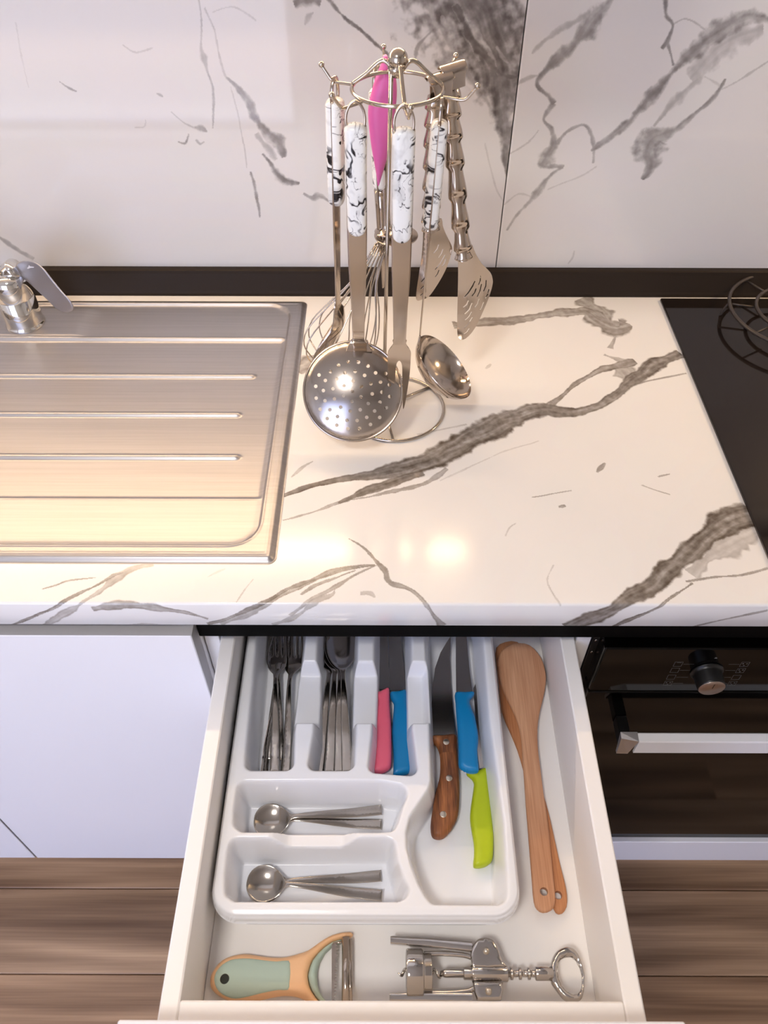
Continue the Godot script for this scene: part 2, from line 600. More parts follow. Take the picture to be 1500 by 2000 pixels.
func materials() -> void:
	M.white_lacquer = mat(Color(0.93, 0.925, 0.93), 0.22)
	M.white_board = mat(Color(0.945, 0.935, 0.925), 0.45)
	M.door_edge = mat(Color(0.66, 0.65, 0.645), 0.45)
	M.lever = mat(Color(0.70, 0.69, 0.71), 0.42, 1.0)
	M.paint = mat(Color(0.90, 0.89, 0.87), 0.85)
	M.tray = mat(Color(0.93, 0.94, 0.965), 0.2)
	M.black_trim = mat(Color(0.17, 0.14, 0.115), 0.5, 0.0, 0.25)
	M.black_gloss = mat(Color(0.016, 0.013, 0.012), 0.06, 0.0, 0.34)
	M.hob_glass = mat(Color(0.115, 0.092, 0.085), 0.06, 0.0, 0.42)
	M.black_rail = mat(Color(0.012, 0.012, 0.012), 0.6, 0.0, 0.2)
	M.black_satin = mat(Color(0.03, 0.03, 0.03), 0.35)
	M.black_wire = mat(Color(0.30, 0.27, 0.25), 0.4, 0.5)
	M.print = mat(Color(0.36, 0.36, 0.36), 0.6)
	M.print_light = mat(Color(0.88, 0.87, 0.88), 0.5)
	M.handle_bar = mat(Color(0.95, 0.95, 0.96), 0.35)
	M.chrome = mat(Color(0.87, 0.86, 0.84), 0.05, 1.0)
	M.corkscrew = mat(Color(0.76, 0.74, 0.72), 0.07, 1.0)
	M.steel = mat(Color(0.735, 0.685, 0.635), 0.13, 1.0)
	M.steel_satin = mat(Color(0.68, 0.645, 0.615), 0.21, 1.0)
	M.wire = mat(Color(0.75, 0.71, 0.66), 0.14, 1.0)
	M.cutlery = mat(Color(0.68, 0.655, 0.625), 0.15, 1.0)
	M.blade = mat(Color(0.72, 0.71, 0.70), 0.2, 1.0)
	M.alu = mat(Color(0.86, 0.86, 0.86), 0.35, 1.0)
	M.rivet = mat(Color(0.82, 0.79, 0.74), 0.3, 1.0)
	M.pink = mat(Color(0.95, 0.42, 0.53), 0.42)
	M.magenta = mat(Color(0.85, 0.40, 0.68), 0.35)
	M.blue = mat(Color(0.0, 0.50, 0.74), 0.42)
	M.lime = mat(Color(0.70, 0.77, 0.07), 0.42)
	M.peach = mat(Color(0.97, 0.77, 0.58), 0.45)
	M.mint = mat(Color(0.70, 0.77, 0.71), 0.5)
	M.hole_shade = mat(Color(0.16, 0.17, 0.14), 0.7)
	M.glow = mat(Color(1, 1, 1), 0.5)
	M.glow.emission_enabled = true
	M.glow.emission = Color(1.0, 0.9, 0.74)
	M.glow.emission_energy_multiplier = 2.0
	M.sink = mat(Color(1, 1, 1), 0.43, 1.0)
	M.sink.albedo_texture = brushed_texture(320, 900, Color(0.70, 0.69, 0.695), 0.025)
	M.sink.uv1_scale = Vector3(1.05, 1.78, 1)
	M.sink.uv1_offset = Vector3(1.09, 0, 0)
	M.sink_edge = mat(Color(0.72, 0.70, 0.67), 0.2, 1.0)
	M.knob_cap = mat(Color(0.72, 0.66, 0.62), 0.3, 1.0)
	M.grips = []
	var gt := handle_marble_texture()
	for k in 5:
		var m := mat(Color(1, 1, 1), 0.16)
		m.albedo_texture = gt
		m.uv1_scale = Vector3(9.0, 6.5, 1)
		m.uv1_offset = Vector3(0.11 + 0.23 * k, 0.37 * k, 0)
		M.grips.append(m)
	M.beech = mat(Color(1, 1, 1), 0.6)
	M.beech.albedo_texture = wood_texture(256, 640, Color(0.87, 0.68, 0.54), Color(0.71, 0.50, 0.36), 1.0, 0.25, 0.40, 0.0)
	M.beech.uv1_scale = Vector3(8.0, 2.0, 1)
	M.beech.uv1_offset = Vector3(0.3, 0, 0)
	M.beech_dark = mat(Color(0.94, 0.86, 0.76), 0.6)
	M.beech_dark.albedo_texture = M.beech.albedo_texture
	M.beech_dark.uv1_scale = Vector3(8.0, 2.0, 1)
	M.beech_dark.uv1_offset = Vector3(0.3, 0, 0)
	M.brown_wood = mat(Color(1, 1, 1), 0.5)
	M.brown_wood.albedo_texture = wood_texture(128, 384, Color(0.68, 0.43, 0.25), Color(0.34, 0.18, 0.09), 2.4, 0.35, 0.5, 90.0)
	M.brown_wood.uv1_scale = Vector3(22.0, 8.0, 1)
	M.brown_wood.uv1_offset = Vector3(0, 0.55, 0)
	var plank_tex := wood_texture(512, 512, Color(0.78, 0.645, 0.51), Color(0.40, 0.295, 0.21), 1.7, 0.20, 0.16, 33.0)
	M.planks = []
	for tint in [Color(1, 1, 1), Color(0.97, 0.96, 0.95), Color(1.0, 0.98, 0.96)]:
		var m := mat(tint, 0.45)
		m.albedo_texture = plank_tex
		M.planks.append(m)
	# the worktop laminate: the pattern runs on over the front edge (second coordinate past 600)
	var c := marble(-620, 0, 1240, 645, 1.25)
	c.rough = 0.15
	var v1 := [-119.5,443.5,6.3,-85.7,426.2,7.6,-50.7,416.7,9.9,-11.3,407.6,23.2,28.7,395,31.6,61.5,377.5,32.8,95.5,353.7,38,130.6,329,40.6,157.9,308.6,40.2,184.9,295.6,31.1,211.8,286.9,27.4,245.7,291.4,19.3,282.1,280,14.6,313.5,252.8,14.2,347.6,217.4,22.8,381.4,188,25.3,421.6,165.1,17.2]
	vein(c, v1, 0.80, 0.25)
	vein(c, [-53.1,455.4,5,-26.6,438.4,13.3,8.5,421.9,15.5,44.6,400.6,13.5], 0.72, 0.4)
	vein(c, [-116.1,482.3,1.5,-86.7,471.1,2,-53.1,455.4,3.6,-26.4,447.4,4.7,8.4,436.6,6.3,43.9,424,7.1,76.7,397.6,4.4], 0.42, 0.8)
	vein(c, [67.7,418.4,1.5,109.2,391.8,1.5,147.7,368.4,1.6,195.4,347.2,1.1], 0.16, 0.8)
	vein(c, [217.1,280.3,10,242.9,253.1,6.6,269.6,225,7.1,300.6,203.1,9.9,330.1,191.9,19.8,352.7,182.9,11.9], 0.66)
	vein(c, [324.8,195.7,12.5,331.4,208.1,28.6,334.8,224.7,13.7], 0.45, 0.6)
	vein(c, [311.7,167.9,6.1,328.2,178.5,10.8,345.1,185.9,6.2], 0.4, 0.7)
	vein(c, [101.9,97.2,18,150.9,90.2,21.3,200.8,79.9,19.5,251.5,67.6,18.1,297.3,58.8,24.7,311.9,74.2,35.1,330.9,91,34.7,342.8,104.2,45.5,364.9,95.8,8.8], 0.58, 0.45)
	vein(c, [300.1,26.9,22.7,312.1,44.7,38.5,322.8,68.1,36.6,326.6,87.7,22.9], 0.5, 0.5)
	vein(c, [340.6,105.9,11.3,333.7,126.3,6.5,323,152.4,5.5], 0.4, 0.7)
	vein(c, [-122.4,205.2,32.1,-92.3,175.2,23.6,-60.5,159.7,14.7], 0.5, 0.6)
	vein(c, [341.8,233.8,3.2,368.5,224.5,2.6,417.3,209.1,2], 0.5)
	vein(c, [200.9,642.2,24,228.1,618.4,23.4,252.7,596,17,280.9,577.9,22.2,306.9,556.7,23.6,334.2,533.7,25.5,367,506.6,28.2,396.5,481.8,34.5,426.9,469,39.2], 0.80, 0.25)
	vein(c, [334.5,560.1,14,367.1,532.7,19.6,399.6,508.9,21.3,431.8,489.2,15.7], 0.30, 0.7)
	vein(c, [250.2,639.4,6,273.2,616.9,4.8,297.8,595,2.4,331.6,571.2,2.1], 0.7, 0.6)
	vein(c, [325.1,569,2.1,354.8,563.6,2.5,387.8,559.9,2.1,419.5,549.9,2], 0.5, 0.5)
	vein(c, [330.9,641.5,2,357.2,628.8,2.7,405.8,607.2,2.6], 0.45, 0.5)
	vein(c, [-39.1,509.6,2.2,-21.1,524.8,2.9,-5.6,545.6,4.8,2.6,556,8.4,7.9,570.2,6.4,25.4,578,3.7,42.3,595,3.8,52.7,618.1,5.5,63.2,637.9,8.2], 0.55, 0.7)
	vein(c, [-9.9,547,1.4,-31.4,549.8,3.2,-59.6,558,4,-86.7,575.8,5.1,-119.9,594.4,5.1], 0.55, 0.6)
	vein(c, [-9.9,548.8,1.3,-27.6,559.3,2.5,-51.6,578.3,4.2,-78.4,595.5,3.7,-100.4,618.9,5.5], 0.45, 0.6)
	vein(c, [174.9,445,1,198.9,439.6,1.5,223.1,434.1,1.5], 0.5, 0.5)
	vein(c, [204.4,460.6,3.4,208.4,459.6,5.4,212.3,458.5,3], 0.7, 0.6)
	vein(c, [259.9,403.1,1.6,266.4,394,5.3,271.7,387.1,2.1], 0.5, 0.6)
	vein(c, [309,425.1,1.7,324.7,433.7,1.7,338.7,440.1,1.1], 0.35, 0.5)
	vein(c, [185.9,547.2,1.4,176.1,566.1,1.7,179.1,584.8,1.9,186,600.6,1], 0.25, 0.8)
	vein(c, [137.8,505.1,0.8,143.6,492.8,1.2,151,486.3,0.8], 0.2, 0.8)
	vein(c, [-112.3,412.5,1.5,-99.7,395.5,3.5,-88.3,385.2,1.6], 0.3, 0.6)
	vein(c, [42.3,335.6,1.8,76.2,326.1,2.4,106.3,316.5,1.8], 0.22, 0.6)
	vein(c, [332,410.6,1,338.5,408.4,1.5,347,406.1,1], 0.4, 0.6)
	vein(c, [141.6,200.2,2.2,145.7,195,4.3,149.3,189.8,2.1], 0.2, 0.6)
	vein(c, [-409.2,641.7,3.7,-398.6,635.7,3.4,-374.4,621.8,2.9,-350.7,608.3,3.4,-326.6,589.1,3.3,-305.4,574.6,3.3,-291.7,562,5.2,-282.5,559.2,2.2], 0.66, 0.7)
	vein(c, [-372.7,642.5,6.1,-339.3,615.8,8,-318.4,599.1,5.5,-302.9,584.9,6.4,-290,569.4,8,-270.9,554.1,8.2,-252.7,546.2,4.5], 0.40, 0.8)
	vein(c, [-363.2,581,0.8,-350.8,576.2,1.5,-337.3,569.6,1.5,-310.4,565.6,1.1], 0.6, 0.5)
	vein(c, [-308.2,608,8.9,-280.9,603.2,11.3,-245.8,604.9,9.7,-214.4,612.3,6.8,-189.3,626.7,2.4], 0.55, 0.5)
	vein(c, [-190.7,635.6,5.3,-166.8,625.6,4.9,-142.2,607.2,7.8,-117.6,591.7,6,-99.6,578,4.8,-69.8,565.4,2.8,-42.2,554.7,2.5,-8.4,548.1,1.4], 0.66, 0.5)
	vein(c, [-176.7,635.5,8.2,-152.2,620.6,12,-131,605.2,10,-112.1,591.6,4.6], 0.42, 0.5)
	vein(c, [-87.8,586.8,2.6,-74.7,576.5,3.4,-53,566.1,3.1,-30.9,554.7,1.4], 0.5, 0.5)
	vein(c, [-120.6,636.2,6.8,-94,620.3,4.7,-76,599.5,5.5,-54.8,588.1,4.5,-49.7,577.1,2.5,-30.8,560.3,1.3], 0.35, 0.8)
	vein(c, [-24.6,585.6,4.7,-13.6,585.6,5.3,-9.4,590.6,1.8], 0.25, 0.7)
	vein(c, [-155.2,597.8,0.8,-148.9,582.6,1.2,-141,567.1,0.8], 0.25, 0.6)
	vein(c, [-190.3,564.5,0.8,-180.1,557.4,2.2,-172.3,553.1,0.8], 0.15, 0.6)
	vein(c, [-275.7,638.5,1.4,-258.2,635.9,2,-236.3,638.8,1.5], 0.3, 0.6)
	M.worktop = mat(Color(1, 1, 1), 0.15)
	M.worktop.albedo_texture = marble_texture(c, Color(0.935, 0.925, 0.91), Color(0.32, 0.28, 0.235))
	# the two wall tiles in view, each with a pattern of its own
	c = marble(-1030, 937, 1200, 480, 1.0)
	c.soft = 0.30
	c.wide = 1.45
	c.rough = 0.62
	vein(c, [-221.9,1305.9,1.5,-222.8,1274.1,1.8,-228.6,1240.7,2.5,-227,1227.8,5.3,-224.8,1211.6,3,-222.7,1196.5,2,-223.7,1177.9,2.6,-230.4,1142.5,2], 0.34, 0.6)
	vein(c, [-216.8,1282.2,1.3,-209.6,1260.5,1.6,-208.4,1237.9,1.9,-205.5,1214.6,2,-201.4,1203.2,2.7], 0.26, 0.6)
	vein(c, [-202.1,1204.7,3.4,-189.3,1191.1,6.2,-178.2,1174.9,7.6,-171,1157.4,10.5,-158.9,1137.8,11.4,-145,1122.7,18,-139.9,1103.8,6.5], 0.55, 0.5)
	vein(c, [-171.1,1136.1,7.2,-161.2,1117.6,10.9,-150.8,1100.3,5.9], 0.3, 0.8)
	vein(c, [-166.3,1108.9,3.7,-158.3,1095,5.2,-149.5,1077.2,12.8,-137.7,1069.9,12.7,-120.7,1067.1,3.7], 0.62, 0.5)
	vein(c, [-198.9,1193.5,1,-193.7,1158.9,1,-191.8,1122.6,1.1,-191.8,1089.6,1.4], 0.2, 0.5)
	vein(c, [-186.9,1083.5,1.8,-182.8,1058.8,4.1,-182.1,1040,3.7,-181.9,1016.9,1.1], 0.55, 0.5)
	vein(c, [-278.8,1125,1.8,-270.5,1123,2.2,-265.7,1130.8,1.9,-263.3,1134.5,0.9], 0.5, 0.5)
	vein(c, [-254,1142.5,2.1,-245.9,1139.9,7.7,-238.4,1137.2,2.1], 0.5, 0.6)
	vein(c, [-280.5,1163.5,0.8,-266.4,1149,1.4,-250.8,1140.8,1.8], 0.25, 0.6)
	vein(c, [-255.1,1126.5,1.5,-250.8,1121,2.5,-244.8,1123.8,1], 0.4, 0.6)
	vein(c, [-317.3,1152.1,0.9,-321.2,1143.9,1.2,-334,1142.9,1], 0.2, 0.6)
	vein(c, [-416.6,1199.6,1.1,-408.8,1192.9,3.2,-398.5,1187.4,1.1], 0.4, 0.6)
	vein(c, [-325.3,1241.1,1,-311.2,1233.3,2.6,-289.4,1238.3,0.8], 0.2, 0.7)
	vein(c, [-295.3,1185.2,1,-291.7,1183.7,2,-288,1182.1,1], 0.35, 0.7)
	vein(c, [-115.7,1052.3,2.3,-105.2,1045.9,5.3,-92.3,1048.6,4.6,-79.9,1041.1,1.9], 0.5, 0.6)
	vein(c, [-71.6,1298.5,3,-60.1,1282.6,3.9,-47.6,1271.3,4.7,-26.8,1255.4,3.8,-1.7,1235.6,3,17.7,1221.1,1.8], 0.66, 0.5)
	vein(c, [-98.3,1264.9,1.2,-93.2,1271.8,6.8,-86.6,1277.2,1.1], 0.25, 0.8)
	vein(c, [-109.1,1285.2,5.3,-88.8,1291.1,9.5,-78.3,1286.6,7.2], 0.62, 0.5)
	vein(c, [-208.3,1278.2,0.8,-186,1282.9,1.3,-171.3,1278.3,1.5,-157.6,1268.9,0.9], 0.2, 0.6)
	vein(c, [-576,989.8,4.3,-553.6,967.2,4.3,-532.6,949.6,3.9], 0.35, 0.6)
	vein(c, [-450.1,1265.4,0.8,-454.4,1234.4,1,-458.8,1192.8,0.8], 0.10, 0.6)
	vein(c, [94,1321.9,104.3,103.4,1291,116.5,121.3,1264.1,95.4,135.2,1236,78.3,146.5,1197.5,52.8,155.4,1159.9,25.2,163.2,1116.8,11.7,168.8,1078.1,1.8], 0.78, 0.12, 0.42)
	vein(c, [34.6,1296.1,3.4,56.9,1274.9,6.3,77,1250.1,8.9,98.3,1219.9,10.3,120.2,1191.3,11.1,143,1163.1,9.5], 0.45, 0.6)
	vein(c, [90.9,1275,8.4,106,1261.3,12.6,121.9,1241.7,10.6,134.9,1224.4,7.8,144.5,1209.6,3], -0.85, 0.5)
	vein(c, [67.8,1274.4,2.3,72.9,1266.7,8.9,78.6,1255.7,2.4], -0.8, 0.5)
	vein(c, [80.9,1285.7,2.3,94.8,1264,5.9,105.9,1244.5,7.2,117.2,1224.3,3.1], -0.6, 0.7)
	vein(c, [137.8,1241.7,2.3,149,1227.3,4.1,156.1,1221.5,1.7], -0.6, 0.7)
	vein(c, [84,1285.7,5.8,105.4,1250.1,10,126.5,1227.3,11.7,151,1209.6,7,167.6,1206.7,3.5], 0.97, 0.7, 0.3)
	vein(c, [59.2,1259.8,3,47.2,1248.6,3.1,39.6,1238.6,4.1,36.9,1224.1,1.9], 0.55, 0.6)
	vein(c, [61,1255.6,0.9,68.8,1238.7,1.5,73.7,1225.7,0.9], 0.3, 0.6)
	vein(c, [135.1,1123.5,1,153.2,1067.2,1.4,168.7,1041.1,0.8], 0.16, 0.6)
	M.tile_one = mat(Color(1, 1, 1), 0.04)
	M.tile_one.albedo_texture = marble_texture(c, Color(0.845, 0.835, 0.825), Color(0.36, 0.34, 0.335))
	c = marble(170, 937, 1200, 480, 1.0)
	c.soft = 0.30
	c.wide = 1.45
	c.rough = 0.62
	vein(c, [275.2,1307.1,6.3,266.6,1291.5,6.4,257.4,1276.7,14.2,245.4,1258.9,16.9,229.9,1240.5,14.4,214.9,1226.1,7.9,201.1,1211.2,6.1,195.7,1197.7,6.3,210.2,1184.8,5.4,219.1,1174.5,4.2], 0.52, 0.5)
	vein(c, [183.4,1233.2,2.6,194.2,1246.1,6.4,213.7,1261.6,7.4,245.1,1276.7,4.2], 0.35, 0.7)
	vein(c, [196.4,1241.9,4.9,212.8,1248.2,11.9,225,1250.5,5.8], -0.7, 0.5)
	vein(c, [219.1,1174.5,4.2,212.2,1163.3,4.2,209,1153.6,3.2,221.3,1139.9,6.4,228.3,1122.1,10.6,220.3,1102.4,13.2,220.4,1092.6,9.4,246.1,1090.9,3.5], 0.50, 0.5)
	vein(c, [231.8,1123.8,5.2,244.5,1139.9,4.4,260,1148.5,3.4,271.2,1143.3,3.1,279.9,1123.9,3.3,285.8,1097.7,2.1], 0.40, 0.6)
	vein(c, [242.4,1091.9,4.6,227.5,1074.7,5.4,211.3,1050.7,6.3,194.3,1027.8,3.2,179.3,998.2,1.6], 0.45, 0.6)
	vein(c, [280.5,1113.7,3,286.4,1118.9,5.3,306.6,1137.5,6.7,323.4,1153.3,10.4,335.4,1173.2,11.7,347.3,1191.9,10.8,361.4,1212.6,9.2,375.7,1230.3,12.5,395.8,1248.1,16.9,416.5,1262.1,16.9,437.8,1272.6,12.6,469.5,1270.5,5.3], 0.55, 0.35)
	vein(c, [389.7,1204.3,10.9,408.4,1228,22.6,432.7,1251,16.7,460.1,1262.2,9.5], 0.28, 0.7)
	vein(c, [327.9,1307.3,3.4,333.6,1291.6,4,339.5,1275.6,3.8,350.1,1265.3,3.6,347.9,1248,4.7,342.9,1239.4,2.1], 0.55, 0.5)
	vein(c, [348.3,1246.5,2.8,356.2,1233.7,2.6,363,1220.6,2.3], 0.45, 0.5)
	vein(c, [349.6,1266.9,1.2,360.5,1272.4,1.4,373.8,1269.2,1,393.3,1258.2,0.8], 0.22, 0.5)
	vein(c, [357.7,1075.8,5.5,364.4,1093,15.2,357,1113.9,21.6,360.1,1129.2,23.1,370.8,1134.3,14.7,387.8,1141,7.6,408.3,1163.9,3.8,425.3,1184.4,4.5,432.7,1204.4,2.9], 0.50, 0.45)
	vein(c, [355.4,1147.5,5.3,369.6,1170.1,6,387.2,1190.5,5.1,397.9,1204.3,2.9], 0.28, 0.7)
	vein(c, [405.1,1207.3,0.8,424.2,1198.3,1.6,435.5,1193.7,1,479.9,1225.3,2.1], 0.2, 0.7)
	vein(c, [169.7,1109.2,1.1,192.1,1123.7,1.8,204.1,1140.5,1.1], 0.25, 0.6)
	vein(c, [168.8,1197.6,2,182.5,1205.2,4.4,196.8,1207.3,1.8], 0.3, 0.6)
	vein(c, [171,1037.3,1.6,189.2,1052.5,2.3,209.7,1048.8,1.1], 0.2, 0.6)
	vein(c, [229.8,1060,0.8,269.7,1078.4,1.6,291.7,1092.8,0.8], 0.14, 0.6)
	vein(c, [279.1,944.5,1.3,284.1,955.2,2.5,283.8,965.7,0.8], 0.25, 0.6)
	M.tile_two = mat(Color(1, 1, 1), 0.04)
	M.tile_two.albedo_texture = marble_texture(c, Color(0.845, 0.835, 0.825), Color(0.36, 0.34, 0.335))

# ---------------------------------------------------------------- the room
func room() -> void:
	var st := begin()
	bx(st, Vector3(-2.3, -0.1, -0.15), Vector3(1.8, 2.7, -0.012), 0.001)
	var wall := struct("wall_back", st, M.paint)
	var n := 0
	for r in [[-2.2, -1.0312, M.tile_two], [-1.0297, 0.1688, M.tile_one], [0.1703, 1.3697, M.tile_two], [1.3712, 1.7, M.tile_one]]:
		# one large marble-look tile; its picture starts at its own corner
		st = begin()
		tile_box(st, r[0], r[1], 0.90, 1.416)
		part("tile", st, r[2], wall)
		n += 1
	st = begin()
	bx(st, Vector3(-2.3, -0.1, -0.15), Vector3(-2.2, 2.7, 2.9), 0.001)
	struct("wall_left", st, M.paint)
	st = begin()
	bx(st, Vector3(1.7, -0.1, -0.15), Vector3(1.8, 2.7, 2.9), 0.001)
	struct("wall_right", st, M.paint)
	st = begin()
	bx(st, Vector3(-2.3, 2.6, -0.15), Vector3(1.8, 2.7, 2.9), 0.001)
	struct("ceiling", st, M.paint)
	# the wall across the room, with a balcony door in it
	st = begin()
	bx(st, Vector3(-0.395, -0.1, 2.75), Vector3(1.8, 2.7, 2.9), 0.001)
	bx(st, Vector3(-2.3, -0.1, 2.75), Vector3(-2.0, 2.7, 2.9), 0.001)
	bx(st, Vector3(-2.0, 2.2, 2.75), Vector3(-0.395, 2.7, 2.9), 0.001)
	struct("wall_front", st, M.paint)
	st = begin()
	for x in [-2.0, -0.435]:
		bx(st, Vector3(x, 0.0, 2.79), Vector3(x + 0.04, 2.2, 2.85), 0.004)
	for y in [0.0, 2.15]:
		bx(st, Vector3(-2.0, y, 2.79), Vector3(-0.395, y + 0.05, 2.85), 0.004)
	var win := struct("window_1", st, M.white_lacquer)
	var glass := mat(Color(1, 1, 1, 0.05), 0.02)
	glass.transparency = BaseMaterial3D.TRANSPARENCY_ALPHA
	st = begin()
	bx(st, Vector3(-1.96, 0.05, 2.818), Vector3(-0.435, 2.15, 2.824), 0.001)
	part("pane", st, glass, win)
	# floor boards laid along the counter
	st = begin()
	bx(st, Vector3(-2.3, -0.1, -0.15), Vector3(1.8, -0.010, 2.9), 0.001)
	var floor_slab := struct("floor", st, M.black_satin)
	var row := 0
	var z := 0.6166 - 0.1421 * 4
	while z < 2.75:
		var x := -3.3 - fmod(row * 0.29, 0.8)
		while x < 1.7:
			st = begin()
			var x0 := maxf(x + 0.0007, -2.2)
			var x1 := minf(x + 2.4 - 0.0007, 1.7)
			if x1 > x0 + 0.02:
				board(st, x0, x1, z + 0.0007, minf(z + 0.1421 - 0.0007, 2.75), row * 0.37 + x * 0.21)
				part("plank", st, M.planks[(row * 2 + int((x + 5.0) / 2.4)) % 3], floor_slab)
			x += 2.4
		z += 0.1421
		row += 1
	# black upstand between the worktop and the tiles
	st = begin()
	extrude_x(st, [Vector2(0.0215, 0.9), Vector2(0.0212, 0.9045), Vector2(0.0195, 0.908), Vector2(0.0115, 0.932), Vector2(0.0105, 0.9365), Vector2(0.008, 0.938), Vector2(0.0, 0.938), Vector2(0.0, 0.9)], -2.2, 1.7)
	struct("trim_1", st, M.black_trim)
	# plinth, set back under the cabinets
	st = begin()
	bx(st, Vector3(-2.2, 0.0, 0.49), Vector3(1.7, 0.13, 0.508), 0.001)
	struct("baseboard_front", st, M.white_board)
	# black recessed rail under the front edge of the worktop
	st = begin()
	bx(st, Vector3(-0.2085, 0.823, 0.545), Vector3(1.3, 0.8598, 0.5905), 0.0012)
	struct("trim_2", st, M.black_rail)
	# above the frame: wall cabinet with the light strip, hood, ceiling lamp
	st = begin()
	bx(st, Vector3(-1.6, 1.462, 0.0), Vector3(0.2, 2.2, 0.33), 0.002)
	var wc := thing("wall_cabinet", "white wall cabinet hung above the sink and utensil stand", "cabinet", Vector3(-0.7, 1.462, 0.0))
	part("body", st, M.white_lacquer, wc)
	for k in 3:
		st = begin()
		bx(st, Vector3(-1.6 + k * 0.6 + 0.0015, 1.462, 0.331), Vector3(-1.6 + (k + 1) * 0.6 - 0.0015, 2.2, 0.349), 0.002)
		part("door", st, M.white_lacquer, wc)
	st = begin()
	bx(st, Vector3(-1.40, 1.451, 0.072), Vector3(0.16, 1.4615, 0.088), 0.002)
	var ls := thing("light_strip", "slim warm light strip under the white wall cabinet", "lamp", Vector3(-0.62, 1.451, 0.08))
	part("lamp_diffuser", st, M.glow, ls)
	st = begin()
	bx(st, Vector3(-1.42, 1.425, 0.0685), Vector3(0.18, 1.4615, 0.0705), 0.0004)  # unseen lip, added to hold the strip's light back from the wall
	part("added_lip", st, M.alu, ls)
	st = begin()
	bx(st, Vector3(0.33, 1.50, 0.0), Vector3(1.03, 1.62, 0.45), 0.004)
	var hd := thing("cooker_hood", "pale steel cooker hood over the black glass hob", "hood", Vector3(0.68, 1.5, 0.0))
	part("body", st, M.alu, hd)
	st = begin()
	bx(st, Vector3(0.555, 1.6205, 0.05), Vector3(0.805, 2.6, 0.3), 0.004)
	part("chimney", st, M.alu, hd)
	st = begin()
	bx(st, Vector3(0.90, 1.496, 0.175), Vector3(1.00, 1.5005, 0.225), 0.001)
	part("lamp_diffuser", st, M.glow, hd)
	var lamp := thing("ceiling_lamp", "flat square ceiling lamp across the kitchen from the counter", "lamp", Vector3(-0.42, 2.52, 1.5))
	st = begin()
	bx(st, Vector3(-0.59, 2.52, 1.33), Vector3(-0.25, 2.60, 1.67), 0.006)
	part("housing", st, M.white_lacquer, lamp)
	st = begin()
	bx(st, Vector3(-0.57, 2.508, 1.35), Vector3(-0.27, 2.5195, 1.65), 0.003)
	part("lamp_diffuser", st, M.glow, lamp)

func tile_box(st: SurfaceTool, x0: float, x1: float, y0: float, y1: float) -> void:
	# front face with its picture (0.48 m of it from 0.937 up), bevelled edges, 11 mm deep
	var b := 0.0007
	var z1 := 0.0
	var f := [Vector3(x0 + b, y0 + b, z1), Vector3(x1 - b, y0 + b, z1), Vector3(x1 - b, y1 - b, z1), Vector3(x0 + b, y1 - b, z1)]
	var g := [Vector3(x0, y0, z1 - b), Vector3(x1, y0, z1 - b), Vector3(x1, y1, z1 - b), Vector3(x0, y1, z1 - b)]
	var h := [Vector3(x0, y0, -0.0115), Vector3(x1, y0, -0.0115), Vector3(x1, y1, -0.0115), Vector3(x0, y1, -0.0115)]
	var uv := func(p: Vector3) -> Vector2: return Vector2((p.x - x0) / 1.2, (p.y - 0.937) / 0.48)
	st.set_smooth_group(-1)
	quad(st, f[0], f[1], f[2], f[3], uv.call(f[0]), uv.call(f[1]), uv.call(f[2]), uv.call(f[3]))
	for i in 4:
		var j := (i + 1) % 4
		quad(st, g[i], g[j], f[j], f[i], uv.call(g[i]), uv.call(g[j]), uv.call(f[j]), uv.call(f[i]))
		quad(st, h[i], h[j], g[j], g[i], uv.call(h[i]), uv.call(h[j]), uv.call(g[j]), uv.call(g[i]))
	quad(st, h[1], h[0], h[3], h[2])
	st.set_smooth_group(0)

func board(st: SurfaceTool, x0: float, x1: float, z0: float, z1: float, shift: float) -> void:
	# a floor board with a bevelled edge; the grain runs along x
	var b := 0.0015
	var f := [Vector3(x0 + b, 0, z1 - b), Vector3(x1 - b, 0, z1 - b), Vector3(x1 - b, 0, z0 + b), Vector3(x0 + b, 0, z0 + b)]
	var g := [Vector3(x0, -0.0015, z1), Vector3(x1, -0.0015, z1), Vector3(x1, -0.0015, z0), Vector3(x0, -0.0015, z0)]
	var uv := func(p: Vector3) -> Vector2: return Vector2(p.z * 1.9 + shift * 1.7, p.x * 0.7 + shift)
	st.set_smooth_group(-1)
	quad(st, f[0], f[1], f[2], f[3], uv.call(f[0]), uv.call(f[1]), uv.call(f[2]), uv.call(f[3]))
	for i in 4:
		var j := (i + 1) % 4
		quad(st, g[i], g[j], f[j], f[i], uv.call(g[i]), uv.call(g[j]), uv.call(f[j]), uv.call(f[i]))
		var lo := Vector3(0, -0.0085, 0)
		quad(st, g[i] + lo, g[j] + lo, g[j], g[i], uv.call(g[i]), uv.call(g[j]), uv.call(g[j]), uv.call(g[i]))
	st.set_smooth_group(0)

